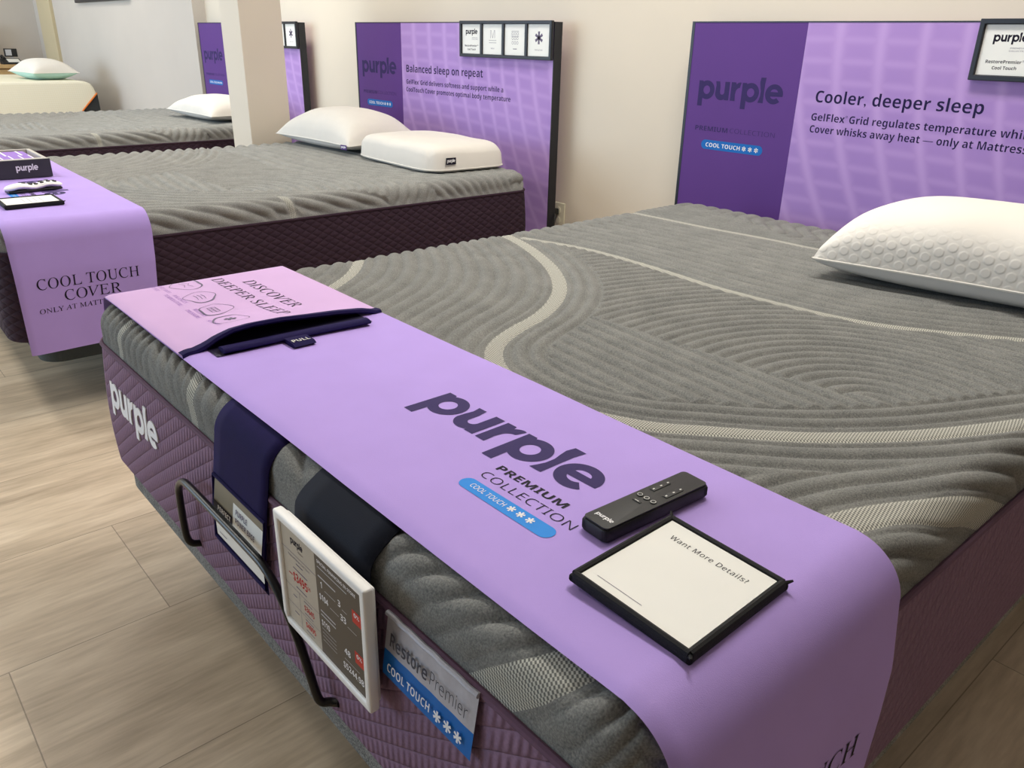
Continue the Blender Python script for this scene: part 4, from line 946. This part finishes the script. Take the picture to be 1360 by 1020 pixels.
mb = MB(); mb.grid(np.array(G), 'white_plastic'); mb.add(G[0][:-1], [tuple(range(14))], 'white_plastic'); mb.add(G[-1][:-1], [tuple(reversed(range(14)))], 'white_plastic'); mb.build('body', t)
mb = MB(); mb.box((-0.021, -0.086, 0.0), (0.021, 0.086, 0.008), 'black_plastic', 0.003); mb.build('underside', t)
for yy in (-0.030, -0.012, 0.006, 0.026, 0.046, 0.066):
    for xx in ((-0.009, 0.009) if yy > -0.02 else (0.0,)):
        zb = 0.004 + 0.006 * math.sin((yy + 0.09) / 0.18 * 2 * PI) ** 2
        mb = MB(); mb.prism(arc(xx, yy, 0.006, 0.007, 0, 360, 14)[:-1], zb + 0.0165, zb + 0.0215, 'black_plastic', 2, 0.001); mb.build('button', t)
info_card((-1.152, 0.142, ZT + 0.0085), -0.02, (0, 0.0), 'black-bound white card on the runner of the two-pillow bed', 0.150, 0.166, True, 'black-bound cards on the runners')

# ================================================================== WALL OUTLET
t = thing('wall_outlet', 'ivory wall outlet low on the beige wall beside the middle headboard', 'outlet', (-0.954, YA, ZT - 0.247))
mb = MB(); mb.box((-0.039, -0.006, -0.060), (0.039, 0.0, 0.060), 'ivory', 0.003); mb.build('cover_plate', t, smooth=False)
for zz in (0.024, -0.024):
    mb = MB(); mb.prism(arc(0, zz, 0.015, 0.017, 0, 360, 20)[:-1], -0.0085, -0.005, 'ivory', 1, 0.0006); mb.build('socket', t, smooth=False)
t = thing('power_plug', 'black power plug and cord in the ivory wall outlet', 'plug', (-0.962, YA - 0.0086, ZT - 0.230))
mb = MB(); mb.box((-0.014, -0.032, -0.013), (0.014, 0.0, 0.016), 'black_plastic', 0.004); mb.build('plug_body', t)
mb = MB(); mb.tube(smooth_pts([(0, -0.028, 0.002), (0.018, -0.040, 0.0), (0.040, -0.050, -0.012), (0.046, -0.062, -0.045), (0.046, -0.060, -0.12), (0.046, -0.05, -0.25), (0.05, -0.045, -0.38)], 6), 0.0042, 'black_plastic', 10); mb.build('cord', t)

# ================================================================== FAR CORNER
t = thing('mattress', 'cream mattress with orange piping by the far wall', 'mattress', (-7.1, 0, 0))
CT = ZT + 0.078
prof = [(-0.02, CT - 0.10), (-0.02, CT - 0.05), (0.01, CT - 0.012), (0.06, CT)] + [(y, CT) for y in (0.5, 1.0, 1.5)] + [(1.82, CT), (1.90, CT - 0.006), (1.945, CT - 0.025), (1.968, CT - 0.06), (1.984, CT - 0.112)]
low = [(1.86, CT - 0.238), (1.80, CT - 0.30), (0.0, CT - 0.30)]
mb = MB(); bm = bmesh.new(); P2 = prof + low
f = bm.faces.new([bm.verts.new((0, p_[0], p_[1])) for p_ in P2]); r_ = bmesh.ops.extrude_face_region(bm, geom=[f])
for v in [g for g in r_['geom'] if isinstance(g, bmesh.types.BMVert)]: v.co.x -= 1.524
bmesh.ops.recalc_face_normals(bm, faces=bm.faces)
ed = [e for e in bm.edges if abs(e.verts[0].co.x - e.verts[1].co.x) < 1e-6 and max(e.verts[0].co.z, e.verts[1].co.z) > CT - 0.07]
bmesh.ops.bevel(bm, geom=ed, offset=0.03, segments=4, profile=0.5, affect='EDGES')
mb.bm(bm, 'cream'); mb.build('cover', t)
mb = MB(); mb.tube([(0.003, 1.986, CT - 0.112), (0.003, 1.862, CT - 0.238), (0.003, 1.802, CT - 0.30), (0.003, 0.0, CT - 0.30)], 0.007, 'orange', 8); o = mb.build('piping', t); o['label'] = 'orange piping along the cover edge'
mb = MB(); mb.prism([(1.99, CT - 0.118), (1.868, CT - 0.242), (1.81, CT - 0.304), (0.0, CT - 0.304), (0.0, CT - 0.36), (2.0, CT - 0.36)], -1.52, -0.004, 'charcoal', 0, 0.004); o = mb.build('lower_border', t, smooth=False); o['label'] = 'charcoal lower border'
t = thing('bed_platform', 'charcoal base under the cream mattress', 'bed base', (-7.1, 0, 0), 0, 'bed bases')
mb = MB(); mb.box((-1.50, 0.03, 0.16), (-0.03, 1.98, CT - 0.361), 'charcoal', 0.006); mb.build('deck', t, smooth=False)
for lx in (-1.35, -0.2):
    for ly in (0.2, 1.8): lb = MB(); lb.tube([(lx, ly, 0), (lx, ly, 0.165)], 0.03, 'stainless', 12); lb.build('leg', t)
pillow('pillow', 'cream and mint pillow on the cream mattress by the far wall', (-7.55, 1.655, CT + 0.001), 0.15, 0.62, 0.42, 0.19, 'white_fabric', 'mint', 0, 0.10, 0.6, 40, seamz=0.34)

t = thing('desk', 'light oak desk in the far corner beyond the cream bed', 'desk', (-9.5, 1.905, 0))
DH = ZT + 0.146
mb = MB(); mb.box((-0.46, -1.5, DH - 0.042), (0.0, 0.0, DH), 'oak', 0.004); mb.build('top', t, smooth=False)
for yy in (-0.06, -1.5):
    mb = MB(); mb.box((-0.44, yy, 0), (-0.015, yy + 0.055, DH - 0.0425), 'oak', 0.003); mb.build('side_panel', t, smooth=False)
mb = MB(); mb.box((-0.43, -1.44, 0.12), (-0.035, -0.061, DH - 0.0425), 'oak_dark', 0.003); mb.build('drawer_unit', t, smooth=False)
for yy in (-0.28, -0.72):
    mb = MB(); mb.box((-0.034, yy - 0.36, DH - 0.20), (-0.020, yy + 0.2, DH - 0.055), 'oak', 0.003); d_ = mb.build('drawer', t, smooth=False)
    mb = MB(); mb.tube([(-0.018, yy - 0.13, DH - 0.11), (-0.004, yy - 0.13, DH - 0.11), (-0.004, yy - 0.03, DH - 0.11), (-0.018, yy - 0.03, DH - 0.11)], 0.006, 'charcoal', 8); mb.build('handle', d_)
t = thing('monitor', 'dark computer monitor at the edge of the far desk', 'monitor', (-9.80, 1.42, DH + 0.001), 0.0)
mb = MB(); mb.box((-0.02, -0.30, 0.085), (0.012, 0.285, 0.42), 'black_plastic', 0.006); mb.build('housing', t, smooth=False)
mb = MB(); mb.box((0.0122, -0.285, 0.10), (0.0135, 0.27, 0.405), 'screen'); mb.build('screen', t, smooth=False)
mb = MB(); mb.box((-0.03, -0.05, 0.008), (-0.012, 0.05, 0.2), 'grey_plastic', 0.004); mb.box((-0.09, -0.11, 0.0), (0.07, 0.11, 0.010), 'grey_plastic', 0.004); mb.build('stand', t, smooth=False)
t = thing('desk_phone', 'black desk phone with a white label sheet on the far desk', 'telephone', (-9.58, 1.80, DH + 0.001), 0)
mb = MB(); mb.prism([(-0.10, 0.0), (0.07, 0.0), (0.07, 0.018), (-0.10, 0.062)], -0.115, 0.085, 'black_plastic', 1, 0.004); mb.build('body', t, smooth=False)
mb = MB(); mb.prism([(-0.065, 0.0540), (0.055, 0.0236), (0.055, 0.0252), (-0.065, 0.0556)], -0.055, 0.070, 'paper', 1); mb.build('label_sheet', t, smooth=False)
mb = MB(); mb.tube(smooth_pts([(-0.085, -0.092, 0.075), (-0.05, -0.092, 0.088), (0.0, -0.092, 0.076), (0.05, -0.092, 0.062)], 5), [0.016] * 5 + [0.012] * 6 + [0.016] * 5, 'black_plastic', 10); mb.build('handset', t)
t = thing('card_reader', 'small dark card reader on a stand behind the desk phone', 'card reader', (-9.76, 1.835, DH + 0.001), 0)
mb = MB(); mb.box((-0.03, -0.05, 0.0), (0.03, 0.05, 0.012), 'grey_plastic', 0.003); mb.box((-0.008, -0.012, 0.01), (0.004, 0.012, 0.09), 'grey_plastic', 0.002); mb.build('stand', t, smooth=False)
mb = MB(); mb.box((-0.012, -0.075, 0.075), (0.012, 0.060, 0.165), 'black_plastic', 0.004); mb.box((0.0118, -0.062, 0.09), (0.0135, 0.0, 0.155), 'grey_plastic'); mb.build('housing', t, smooth=False)
mb = MB(); mb.box((-8.10, YB - 0.03, ZT + 0.785), (-6.42, YB - 0.0005, ZT + 1.5), 'black_frame', 0.004)
mb.box((-8.05, YB - 0.032, ZT + 0.835), (-6.47, YB - 0.029, ZT + 1.45), 'screen'); tag(mb.build('wall_screen', smooth=False), 'dark panel whose lower edge shows high on the pale far wall', 'wall panel')
